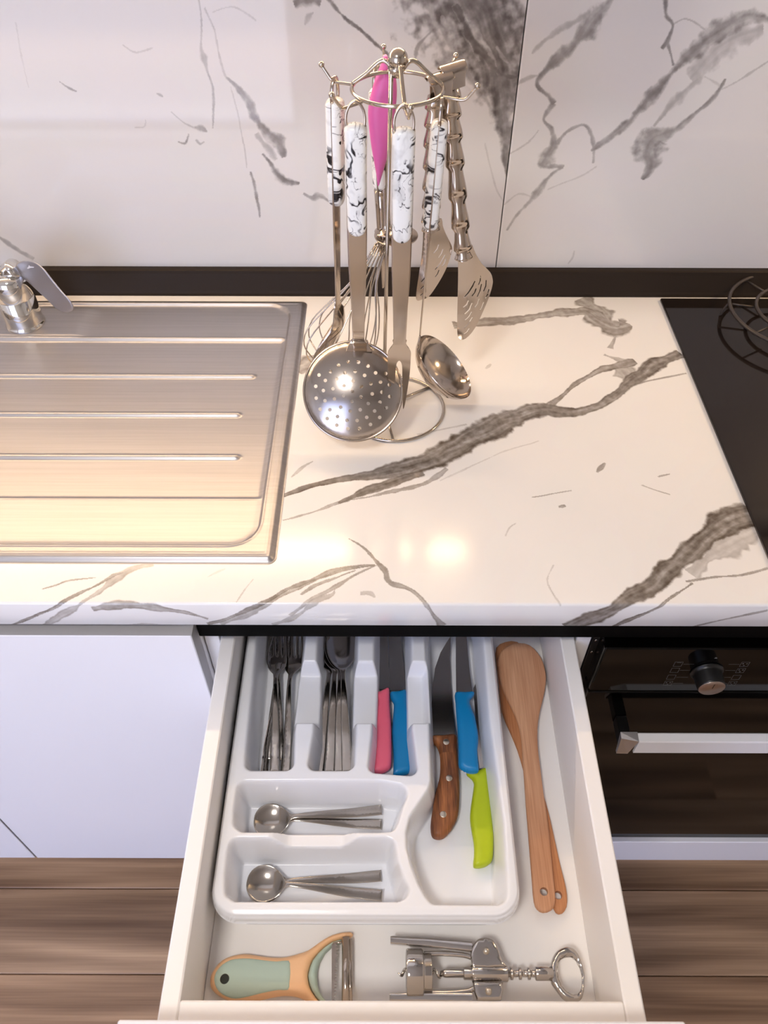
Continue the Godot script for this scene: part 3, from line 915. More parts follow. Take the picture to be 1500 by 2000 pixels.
func extrude_x(st: SurfaceTool, prof: Array, x0: float, x1: float) -> void:
	# prof: Vector2(z, y), counter-clockwise when seen from +x with z to the left
	st.set_smooth_group(-1)
	var n := prof.size()
	for i in n:
		var a: Vector2 = prof[i]
		var b: Vector2 = prof[(i + 1) % n]
		quad(st, Vector3(x0, a.y, a.x), Vector3(x1, a.y, a.x), Vector3(x1, b.y, b.x), Vector3(x0, b.y, b.x), Vector2(x0, a.y), Vector2(x1, a.y), Vector2(x1, b.y), Vector2(x0, b.y))
	var pp := PackedVector2Array(prof)
	var idx := Geometry2D.triangulate_polygon(pp)
	for i in range(0, idx.size(), 3):
		var a := pp[idx[i]]
		var b := pp[idx[i + 1]]
		var c := pp[idx[i + 2]]
		if (b - a).cross(c - a) > 0:
			var t := b
			b = c
			c = t
		tri(st, Vector3(x1, a.y, a.x), Vector3(x1, b.y, b.x), Vector3(x1, c.y, c.x))
		tri(st, Vector3(x0, a.y, a.x), Vector3(x0, c.y, c.x), Vector3(x0, b.y, b.x))
	st.set_smooth_group(0)

# ---------------------------------------------------------------- worktop and cabinets
func fixed_units() -> void:
	var wt := thing("worktop", "white marble-look worktop with brown-grey veins between sink and hob", "worktop", Vector3(-0.25, 0.86, 0.3))
	var st := begin()
	var xs := [-2.2, -1.0, -0.13, 1.3]
	var zs := [0.0, 0.05, 0.53, 0.597]
	var uv := func(x: float, v: float) -> Vector2: return Vector2((x + 0.62) / 1.24, v / 0.645)
	st.set_smooth_group(-1)
	for i in 3:
		for j in 3:
			if i == 1 and j == 1:
				continue
			var a: float = xs[i]
			var b: float = xs[i + 1]
			var c: float = zs[j]
			var d: float = zs[j + 1]
			quad(st, Vector3(a, 0.9, d), Vector3(b, 0.9, d), Vector3(b, 0.9, c), Vector3(a, 0.9, c), uv.call(a, d), uv.call(b, d), uv.call(b, c), uv.call(a, c))
			quad(st, Vector3(a, 0.86, c), Vector3(b, 0.86, c), Vector3(b, 0.86, d), Vector3(a, 0.86, d), uv.call(a, c), uv.call(b, c), uv.call(b, d), uv.call(a, d))
	var hole := [Vector2(-1.0, 0.05), Vector2(-0.13, 0.05), Vector2(-0.13, 0.53), Vector2(-1.0, 0.53)]
	for i in 4:
		var a: Vector2 = hole[i]
		var b: Vector2 = hole[(i + 1) % 4]
		quad(st, Vector3(a.x, 0.86, a.y), Vector3(b.x, 0.86, b.y), Vector3(b.x, 0.9, b.y), Vector3(a.x, 0.9, a.y))
	var prof := [Vector2(0.597, 0.9), Vector2(0.5982, 0.89975), Vector2(0.5992, 0.8990), Vector2(0.5998, 0.8981), Vector2(0.6, 0.897), Vector2(0.6, 0.8612), Vector2(0.5988, 0.86)]
	var v := 0.597
	st.set_smooth_group(3)
	for i in prof.size() - 1:
		var p: Vector2 = prof[i]
		var q: Vector2 = prof[i + 1]
		var v2 := v + p.distance_to(q)
		quad(st, Vector3(-2.2, q.y, q.x), Vector3(1.3, q.y, q.x), Vector3(1.3, p.y, p.x), Vector3(-2.2, p.y, p.x), uv.call(-2.2, v2), uv.call(1.3, v2), uv.call(1.3, v), uv.call(-2.2, v))
		v = v2
	st.set_smooth_group(-1)
	quad(st, Vector3(-2.2, 0.86, 0.597), Vector3(-2.2, 0.86, 0.5988), Vector3(1.3, 0.86, 0.5988), Vector3(1.3, 0.86, 0.597))
	quad(st, Vector3(1.3, 0.86, 0.6), Vector3(1.3, 0.86, 0.0), Vector3(1.3, 0.9, 0.0), Vector3(1.3, 0.9, 0.6))
	quad(st, Vector3(-2.2, 0.86, 0.0), Vector3(-2.2, 0.86, 0.6), Vector3(-2.2, 0.9, 0.6), Vector3(-2.2, 0.9, 0.0))
	quad(st, Vector3(1.3, 0.86, 0.0), Vector3(-2.2, 0.86, 0.0), Vector3(-2.2, 0.9, 0.0), Vector3(1.3, 0.9, 0.0))
	part("slab", st, M.worktop, wt)
	# cabinets with full-height doors, left of the drawer
	var names_of := ["white base cabinet with plain handleless door, left of the open drawer", "white base cabinet at the lower left edge, beyond the door gap"]
	var ranges := [[-0.6095, -0.2095], [-1.2135, -0.6125]]
	for k in 2:
		var x0: float = ranges[k][0]
		var x1: float = ranges[k][1]
		var cab := thing("base_cabinet", names_of[k], "cabinet", Vector3((x0 + x1) / 2, 0.13, 0.3), "white base cabinets")
		st = begin()   # an open carcass: sides, bottom, back
		bx(st, Vector3(x0, 0.131, 0.03), Vector3(x0 + 0.016, 0.859, 0.585), 0.0005)
		bx(st, Vector3(x1 - 0.016, 0.131, 0.03), Vector3(x1, 0.859, 0.585), 0.0005)
		bx(st, Vector3(x0 + 0.016, 0.131, 0.03), Vector3(x1 - 0.016, 0.147, 0.585), 0.0005)
		bx(st, Vector3(x0 + 0.016, 0.147, 0.03), Vector3(x1 - 0.016, 0.859, 0.036), 0.0005)
		part("carcass", st, M.white_board, cab)
		st = begin()
		bx(st, Vector3(x0, 0.1395, 0.588), Vector3(x1 - 0.0009, 0.8491, 0.607), 0.0008)
		var door := part("door", st, M.white_lacquer, cab)
		st = begin()  # thin grey strips along the door's top and right edges
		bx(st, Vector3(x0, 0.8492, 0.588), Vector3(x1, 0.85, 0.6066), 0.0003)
		part("edge_strip", st, M.door_edge, door, "thin grey strip along the door edge").position = Vector3.ZERO
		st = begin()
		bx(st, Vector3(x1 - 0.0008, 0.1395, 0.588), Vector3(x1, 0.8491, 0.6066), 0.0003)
		part("edge_strip", st, M.door_edge, door, "thin grey strip along the door edge").position = Vector3.ZERO

func drawer_unit() -> void:
	var cab := thing("drawer_cabinet", "white cabinet with its top drawer pulled open under the worktop", "cabinet", Vector3(0.016, 0.13, 0.3))
	for s in [[-0.2080, -0.1915], [0.2245, 0.2410]]:
		var st := begin()
		bx(st, Vector3(s[0], 0.131, 0.03), Vector3(s[1], 0.859 if s[0] < 0 else 0.859, 0.544), 0.0006)
		bx(st, Vector3(s[0], 0.131, 0.544), Vector3(s[1], 0.8225, 0.578), 0.0006)
		part("side_panel", st, M.white_board, cab)
	var st := begin()
	bx(st, Vector3(-0.1915, 0.131, 0.03), Vector3(0.2245, 0.147, 0.575), 0.0006)
	bx(st, Vector3(-0.1915, 0.147, 0.03), Vector3(0.2245, 0.859, 0.036), 0.0006)
	part("carcass", st, M.white_board, cab)
	for x in [-0.1912, 0.2230]:
		st = begin()
		bx(st, Vector3(x, 0.705, 0.06), Vector3(x + 0.0012, 0.735, 0.58), 0.0003)
		part("runner", st, M.alu, cab)
	st = begin()
	bx(st, Vector3(-0.1725, 0.692, 0.46), Vector3(0.2055, 0.70, 0.9402), 0.0005)
	var dr := part("drawer", st, M.white_board, cab)
	for s in [[-0.1895, -0.1727], [0.2055, 0.2222]]:
		st = begin()
		bx(st, Vector3(s[0], 0.686, 0.44), Vector3(s[1], 0.80, 0.9625), 0.0014)
		part("drawer_side", st, M.white_board, dr).position = Vector3.ZERO
	st = begin()
	bx(st, Vector3(-0.1725, 0.686, 0.9404), Vector3(0.2053, 0.80, 0.9624), 0.0014)
	part("drawer_end", st, M.white_board, dr).position = Vector3.ZERO
	st = begin()
	bx(st, Vector3(-0.1725, 0.686, 0.442), Vector3(0.2053, 0.80, 0.4595), 0.0014)
	part("drawer_end", st, M.white_board, dr).position = Vector3.ZERO
	st = begin()
	bx(st, Vector3(-0.2080, 0.60, 0.9628), Vector3(0.2378, 0.85, 0.981), 0.0012)
	part("drawer_front", st, M.white_lacquer, dr).position = Vector3.ZERO

func oven() -> void:
	var ov := thing("oven", "black built-in glass oven with a knob and pale bar handle", "oven", Vector3(0.548, 0.23, 0.3))
	var st := begin()
	bx(st, Vector3(0.2560, 0.228, 0.05), Vector3(0.8400, 0.817, 0.572), 0.002)
	part("body", st, M.black_satin, ov)
	st = begin()
	bx(st, Vector3(0.2425, 0.2285, 0.572), Vector3(0.2515, 0.8205, 0.5785), 0.0006)
	var fl := part("flange", st, M.black_satin, ov)
	for y in [0.80, 0.775]:
		st = begin()
		lathe(st, rod_profile(0.002, 0.0, 0.0012, 0.0004), 12, Transform3D(Basis(Vector3.RIGHT, PI / 2), Vector3(0.247, y, 0.5785)))
		part("screw", st, M.steel_satin, fl).position = Vector3.ZERO
	# control panel: a glass slab with a raised outline
	st = begin()
	bx(st, Vector3(0.2505, 0.7207, 0.573), Vector3(0.8455, 0.8154, 0.600), 0.0016)
	var cp := part("control_panel", st, M.black_gloss, ov)
	# function symbols printed beside the knob: open squares with a leader line, flat print a tenth of a millimetre proud
	var rows := [0.7828, 0.7690, 0.7533, 0.7393]
	for k in 4:
		for side in [-1.0, 1.0]:
			st = begin()
			var cx: float = 0.3803 + side * 0.0386
			var y: float = rows[k]
			var t := 0.00035
			for e in [[-0.0048, -0.005, 0.0048, -0.005 + t], [-0.0048, 0.005 - t, 0.0048, 0.005], [-0.0048, -0.005, -0.0048 + t, 0.005], [0.0048 - t, -0.005, 0.0048, 0.005]]:
				bx(st, Vector3(cx + e[0], y + e[1], 0.6), Vector3(cx + e[2], y + e[3], 0.60012), 0.00003)
			var reach: float = [0.0200, 0.0205, 0.0185, 0.0205][k]
			bx(st, Vector3(minf(cx - side * 0.006, 0.3803 + side * reach), y - 0.00018, 0.6), Vector3(maxf(cx - side * 0.006, 0.3803 + side * reach), y + 0.00018, 0.60012), 0.00003)
			if side > 0 and k < 2 or k == 3:
				for a in 3:
					var an := TAU * a / 3.0 + 0.5
					var d := Vector2(cos(an), sin(an)) * 0.0026
					bx(st, Vector3(cx + d.x - 0.0008, y + d.y - 0.0008, 0.6), Vector3(cx + d.x + 0.0008, y + d.y + 0.0008, 0.60012), 0.00003)
			elif side < 0 and k == 0:
				bx(st, Vector3(cx - 0.002, y + 0.0030, 0.6), Vector3(cx + 0.003, y + 0.0036, 0.60012), 0.00003)
			part("printed_symbol", st, M.print, cp).position = Vector3.ZERO
	st = begin()
	plate(st, P([379.6, 795.2, 383.0, 795.2, 382.2, 797.6, 380.2, 798]), [], level(0.00012), level(0.0), func(q): return Vector3(q.x, q.z, 0.6 + q.y), 0.002, [0.0004], true)
	part("printed_symbol", st, M.print, cp).position = Vector3.ZERO
	st = begin()
	var kx := Transform3D(Basis(Vector3.RIGHT, PI / 2), Vector3(0.3797, 0.7667, 0.600))
	lathe(st, [Vector2(0, 0.0), Vector2(0.0185, 0.0), Vector2(0.0190, 0.0006), Vector2(0.0190, 0.0016), Vector2(0.0184, 0.0022), Vector2(0.0172, 0.0026), Vector2(0.0164, 0.0060), Vector2(0.0158, 0.0205), Vector2(0.0154, 0.0216), Vector2(0.0150, 0.0219), Vector2(0, 0.0219)], 48, kx)
	var knob := part("knob", st, M.black_satin, ov)
	st = begin()
	lathe(st, [Vector2(0, 0.0219), Vector2(0.0149, 0.0219), Vector2(0.0149, 0.0223), Vector2(0.0146, 0.0226), Vector2(0, 0.0226)], 48, kx)
	part("knob_cap", st, M.knob_cap, knob, "brushed metal disc on the knob").position = Vector3.ZERO
	st = begin()
	bx(st, Vector3(0.37955, 0.7667, 0.6226), Vector3(0.38045, 0.7760, 0.6229), 0.0001, Transform3D())
	part("pointer", st, M.black_satin, knob).position = Vector3.ZERO
	# door
	st = begin()
	bx(st, Vector3(0.2505, 0.2275, 0.573), Vector3(0.8455, 0.7175, 0.600), 0.0016)
	var door := part("door", st, M.black_gloss, ov)
	st = begin()
	extrude_x(st, [Vector2(0.6400, 0.6355), Vector2(0.6406, 0.6650), Vector2(0.6396, 0.6676), Vector2(0.6300, 0.6686), Vector2(0.6285, 0.6674), Vector2(0.6290, 0.6645), Vector2(0.6365, 0.6630), Vector2(0.6370, 0.6355)], 0.3160, 0.7800)
	var hb := part("handle", st, M.handle_bar, door, "pale aluminium bar handle")
	hb.position = Vector3.ZERO
	for s in [-1.0, 1.0]:
		# end cap: the bar's section a touch larger, cut back to a point, on a post to the glass
		var ex: float = 0.3160 if s < 0 else 0.7800
		var tip: float = ex + s * 0.021
		st = begin()
		st.set_smooth_group(-1)
		var q := [Vector3(tip, 0.6688, 0.6280), Vector3(tip, 0.6670, 0.6360), Vector3(tip, 0.6346, 0.6404), Vector3(tip, 0.6346, 0.6365)]
		var apex := Vector3(ex + s * 0.0006, 0.6678, 0.6404)
		var low := Vector3(ex + s * 0.007, 0.6346, 0.6408)
		var inn := [Vector3(ex, 0.6690, 0.6282), apex, low, Vector3(ex + s * 0.007, 0.6346, 0.6365)]
		for i in 4:
			var j := (i + 1) % 4
			if s < 0:
				quad(st, q[i], q[j], inn[j], inn[i])
			else:
				quad(st, q[j], q[i], inn[i], inn[j])
		if s < 0:
			quad(st, q[0], q[3], q[2], q[1])
		else:
			quad(st, q[0], q[1], q[2], q[3])
		part("end_cap", st, M.alu, hb).position = Vector3.ZERO
		st = begin()
		bx(st, Vector3(minf(tip - s * 0.002, tip - s * 0.016), 0.640, 0.600), Vector3(maxf(tip - s * 0.002, tip - s * 0.016), 0.658, 0.6365), 0.001)
		part("post", st, M.black_satin, hb).position = Vector3.ZERO
	# the white filler under the oven
	st = begin()
	bx(st, Vector3(0.2425, 0.1372, 0.588), Vector3(0.8455, 0.2256, 0.607), 0.0012)
	var fp := thing("filler_panel", "white filler panel closing the gap under the black oven", "panel", Vector3(0.548, 0.1372, 0.59))
	part("panel", st, M.white_lacquer, fp)

func field(st: SurfaceTool, xs: PackedFloat32Array, zs: PackedFloat32Array, f: Callable, snap: Callable) -> void:
	# a height field over a grid; snap(Vector2) moves points outside the outline back on it, or returns INF far outside
	var rows := []
	var ok := []
	for z in zs:
		var row := PackedVector3Array()
		var good := PackedByteArray()
		for x in xs:
			var q: Vector2 = snap.call(Vector2(x, z))
			good.append(0 if q.x == INF else 1)
			row.append(Vector3(q.x, f.call(q.x, q.y), q.y) if q.x != INF else Vector3.ZERO)
		rows.append(row)
		ok.append(good)
	for j in zs.size() - 1:
		for i in xs.size() - 1:
			if ok[j][i] and ok[j][i + 1] and ok[j + 1][i] and ok[j + 1][i + 1]:
				var a: Vector3 = rows[j][i]
				var b: Vector3 = rows[j][i + 1]
				var c: Vector3 = rows[j + 1][i + 1]
				var d: Vector3 = rows[j + 1][i]
				quad(st, d, c, b, a, Vector2(d.x, d.z), Vector2(c.x, c.z), Vector2(b.x, b.z), Vector2(a.x, a.z))

func steps(a: Array) -> PackedFloat32Array:
	# [start, step, end, step, end ...]
	var r := PackedFloat32Array()
	var x: float = a[0]
	for i in range(1, a.size(), 2):
		var n := int(round((a[i + 1] - x) / a[i]))
		for k in n:
			r.append(lerpf(x, a[i + 1], float(k) / n))
		x = a[i + 1]
	r.append(x)
	return r

func round_rect(p: Vector2, lo: Vector2, hi: Vector2, r: float) -> float:
	var q := (p - (lo + hi) * 0.5).abs() - (hi - lo) * 0.5 + Vector2(r, r)
	return minf(maxf(q.x, q.y), 0.0) + q.max(Vector2.ZERO).length() - r

func rect_snap(lo: Vector2, hi: Vector2, r: float, cell: float) -> Callable:
	return func(p: Vector2) -> Vector2:
		var d := round_rect(p, lo, hi, r)
		if d <= 0.0:
			return p
		if d > cell * 1.5:
			return Vector2(INF, INF)
		var e := 1e-4
		var g := Vector2(round_rect(p + Vector2(e, 0), lo, hi, r) - d, round_rect(p + Vector2(0, e), lo, hi, r) - d) / e
		return p - g.normalized() * d

# ---------------------------------------------------------------- sink and tap
func sink_and_tap() -> void:
	var sk := thing("sink", "brushed stainless steel inset sink with ribbed drainer beside the tap", "sink", Vector3(-0.55, 0.90, 0.29))
	var lo := Vector2(-1.03, 0.036)
	var hi := Vector2(-0.118, 0.5475)
	var f := func(x: float, z: float) -> float:
		var p := Vector2(x, z)
		var d := round_rect(p, lo, hi, 0.010)
		var y := 0.9045 - 0.0045 * ss(-0.0085, -0.0012, d)
		y += 0.0006 * (1.0 - ss(0.0, 0.003, absf(d + 0.012)))
		# pressed-in drainer
		var inner := round_rect(p, Vector2(-0.99, 0.0485), Vector2(-0.1385, 0.5255), 0.036)
		y -= 0.0030 * (1.0 - ss(-0.0045, 0.0, inner))
		y += 0.0012 * (1.0 - ss(0.0, 0.0030, absf(inner + 0.0015)))
		var inside := 1.0 - ss(-0.012, -0.003, inner)
		if inside > 0:
			# tap ledge at the back left, a ridge across, then the fall to the bowl
			var ledge := ss(-0.425, -0.455, x) * (1.0 - ss(0.128, 0.136, z))
			y += 0.0032 * ledge * inside
			y += 0.0022 * (1.0 - ss(0.0, 0.0042, absf(z - 0.1346))) * inside * (1.0 - 0.6 * ledge)
			y -= 0.0032 * ss(0.133, 0.142, z) * (1.0 - ss(0.444, 0.4525, z)) * inside
			y -= 0.0012 * ss(0.450, 0.4525, z) * inside
			for rib in [[0.2175, -0.176], [0.2977, -0.186], [0.3776, -0.1775]]:
				var dx: float = maxf(0.0, x - (rib[1] - 0.006))
				var rd := sqrt(pow(z - rib[0], 2.0) + dx * dx)
				y += 0.0034 * (1.0 - ss(0.0012, 0.0062, rd))
			var bowl := round_rect(p, Vector2(-0.975, 0.145), Vector2(-0.625, 0.505), 0.06)
			y -= 0.15 * (1.0 - ss(-0.035, 0.002, bowl))
		return y
	var st := begin()
	field(st, steps([-1.034, 0.006, -0.62, 0.008, -0.46, 0.004, -0.42, 0.012, -0.20, 0.003, -0.15, 0.0012, -0.116]), steps([0.034, 0.0012, 0.056, 0.004, 0.125, 0.0012, 0.146, 0.006, 0.209, 0.0011, 0.226, 0.006, 0.289, 0.0011, 0.306, 0.006, 0.369, 0.0011, 0.386, 0.006, 0.442, 0.0011, 0.456, 0.004, 0.515, 0.0011, 0.5495]), f, rect_snap(lo, hi, 0.010, 0.0014))
	part("basin", st, M.sink, sk)
	# the tap
	var c := Vector3(-0.528, 0.9046, 0.1010)
	var tap := thing("tap", "chrome single-lever kitchen tap standing on the sink ledge", "tap", c)
	st = begin()
	var up := Transform3D(Basis(), c)
	lathe(st, [Vector2(0, 0), Vector2(0.0278, 0), Vector2(0.0282, 0.0012), Vector2(0.0278, 0.003), Vector2(0.0264, 0.0046), Vector2(0.0262, 0.008), Vector2(0.0262, 0.0450), Vector2(0.0256, 0.0455), Vector2(0.0256, 0.0468), Vector2(0.0262, 0.0473), Vector2(0.0260, 0.068), Vector2(0.0250, 0.075), Vector2(0.0215, 0.0805), Vector2(0.0140, 0.0840), Vector2(0, 0.0850)], 56, up)
	part("body", st, M.chrome, tap)
	st = begin()
	# lever: a flat tongue over the body, its tip lower and nearer
	var o := P([-512.8,994.5,-506.1,1002,-495.8,1004.9,-486.7,1004.4,-479.5,1001,-472.9,992.4,-466.6,976,-458.6,956.8,-451.9,943.3,-450.5,933.4,-453.3,925.8,-461.4,922.6,-468.8,923.2,-476.7,929.5,-483.6,942,-492.2,955.5,-501.9,971.1,-510.3,980.6,-514.5,989.9])
	var tilt := func(q: Vector3) -> Vector3:
		# carried along the line of sight onto a slanting plane
		var eye := Vector3(0, 1.575, 1.0787)
		var p := Vector3(q.x, q.z, 0.1)
		var s := clampf((p.x + 0.50) / 0.062, -0.3, 1.2)
		var r := eye + (p - eye) * (1.0 - 0.012 - 0.048 * s)
		return r + Vector3(-0.15, 0.75, 0.64).normalized() * q.y
	plate(st, smooth2(o, 3), [], pillow(0.003, 0.003), func(_q, d): return -0.006 * sqrt(maxf(0.0, 1.0 - pow(1.0 - minf(d / 0.006, 1.0), 2.0))), tilt, 0.005, [0.0006, 0.0015, 0.003], true)
	var lv := part("lever", st, M.lever, tap)
	st = begin()
	plate(st, P([-495.1,992.1,-492.2,994.6,-490.6,997.2,-490,995.1,-484.8,994.4,-485.1,993.3,-490.5,992.8,-493.9,991.4]), [], level(0.0034), level(0.0024), tilt, 0.004, [], true)
	part("printed_mark", st, M.print_light, lv, "small pale mark on the lever").position = Vector3.ZERO
	st = begin()
	tube(st, catmull([c + Vector3(0.004, 0.082, 0), c + Vector3(0.010, 0.088, 0.003), c + Vector3(0.018, 0.094, 0.006)], 5), 0.013, 16)
	part("lever_neck", st, M.chrome, tap)
	st = begin()
	var sp := catmull([c + Vector3(-0.012, 0.066, 0.002), c + Vector3(-0.032, 0.078, 0.006), c + Vector3(-0.075, 0.115, 0.03), c + Vector3(-0.14, 0.150, 0.09), c + Vector3(-0.185, 0.150, 0.15), c + Vector3(-0.20, 0.135, 0.17)], 8)
	tube(st, sp, 0.0125, 20)
	part("spout", st, M.chrome, tap)
	st = begin()
	var ring := PackedVector3Array()
	for k in 25:
		var a := TAU * k / 24
		var ax := Vector3(-0.72, 0.62, 0.25).normalized()
		var e1 := ax.cross(Vector3.UP).normalized()
		var e2 := ax.cross(e1)
		ring.append(c + Vector3(-0.030, 0.077, 0.006) + (e1 * cos(a) + e2 * sin(a)) * 0.0135)
	tube(st, ring, 0.0032, 10, true)
	part("spout_ring", st, M.chrome, tap)

# ---------------------------------------------------------------- hob and trivet
func hob() -> void:
	var hb := thing("hob", "flat black glass hob at the right end of the marble worktop", "hob", Vector3(0.68, 0.90, 0.29))
	var st := begin()
	bx(st, Vector3(0.4222, 0.9004, 0.031), Vector3(0.94, 0.9052, 0.546), 0.0018)
	part("glass", st, M.hob_glass, hb)
	var c := Vector3(0.604, 0.9052, 0.101)
	var tv := thing("wire_rack", "round dark wire rack lying on the black glass hob", "rack", c)
	var circ := func(r: float, y: float) -> PackedVector3Array:
		var q := PackedVector3Array()
		for k in 65:
			q.append(c + Vector3(cos(TAU * k / 64) * r, y, sin(TAU * k / 64) * r))
		return q
	for r in [0.1005, 0.0625]:
		st = begin()
		tube(st, circ.call(r, 0.0235), 0.0027, 12, true)
		part("ring", st, M.black_wire, tv)
	for k in 8:
		var a := TAU * (k + 0.3) / 8
		var d := Vector3(cos(a), 0, sin(a))
		st = begin()
		tube(st, PackedVector3Array([c + d * 0.0625 + Vector3(0, 0.0205, 0), c + d * 0.1005 + Vector3(0, 0.0205, 0)]), 0.0016, 8)
		part("spoke", st, M.black_wire, tv)
		if k % 2 == 0:
			st = begin()
			tube(st, catmull([c + d * 0.100 + Vector3(0, 0.0225, 0), c + d * 0.104 + Vector3(0, 0.012, 0), c + d * 0.106 + Vector3(0, 0.0018, 0)], 4), 0.0018, 8)
			part("foot", st, M.black_wire, tv)

func scallop(u: float) -> float:
	# cups stacked along a handle: each flares out and steps in again
	var f := fposmod(u * 8.0, 1.0)
	return ss(0.0, 0.8, f) * (1.0 - ss(0.86, 1.0, f))

# ---------------------------------------------------------------- carousel with hanging utensils
func wire_ring(c: Vector3, r: float, n := 64) -> PackedVector3Array:
	var q := PackedVector3Array()
	for k in n + 1:
		q.append(c + Vector3(cos(TAU * k / n) * r, 0, sin(TAU * k / n) * r))
	return q

var grips_made := 0

func grip(t: Node3D) -> void:
	# a utensil's handle, hung from its loop at the origin: loop, steel strip, two marble-pattern scales
	var st := begin()
	sweep(st, catmull([Vector3(-0.0072, -0.024, 0), Vector3(-0.0088, -0.016, 0), Vector3(-0.0078, -0.008, 0), Vector3(-0.0042, -0.0015, 0), Vector3(0.0, 0.0008, 0), Vector3(0.0042, -0.0015, 0), Vector3(0.0078, -0.008, 0), Vector3(0.0088, -0.016, 0), Vector3(0.0072, -0.024, 0)], 5), Vector3(0, 0, 1), 0.0017, 0.0012, 10, 4.0)
	part("loop", st, M.steel, t)
	st = begin()
	sweep(st, PackedVector3Array([Vector3(0, -0.020, 0), Vector3(0, -0.12, 0), Vector3(0, -0.128, 0), Vector3(0, -0.16, 0), Vector3(0, -0.205, 0), Vector3(0, -0.252, 0)]), Vector3.RIGHT, func(u): return lerpf(0.0102, 0.0068, ss(0.5, 1.0, u)), 0.0010, 16, 7.0)
	part("strip", st, M.steel, t)
	var outline := PackedVector2Array()
	for k in 13:
		var a := PI * k / 12
		outline.append(Vector2(cos(a) * 0.0106, -0.0235 + sin(a) * 0.0055))
	for k in 13:
		var a := PI + PI * k / 12
		outline.append(Vector2(cos(a) * 0.0096, -0.1190 + sin(a) * 0.0095))
	for s in [1.0, -1.0]:
		st = begin()
		var hh := func(_q, d): return 0.0010 + 0.0072 * sqrt(maxf(0.0, 1.0 - pow(1.0 - minf(d / 0.0065, 1.0), 2.4)))
		plate(st, outline, [], hh, level(0.0006), func(q): return Vector3(q.x * s, q.z, q.y * s), 0.0035, [0.0004, 0.0012, 0.0026, 0.0045], true)
		part("grip_scale", st, M.grips[grips_made % 5], t, "white marble-pattern grip")
	grips_made += 1

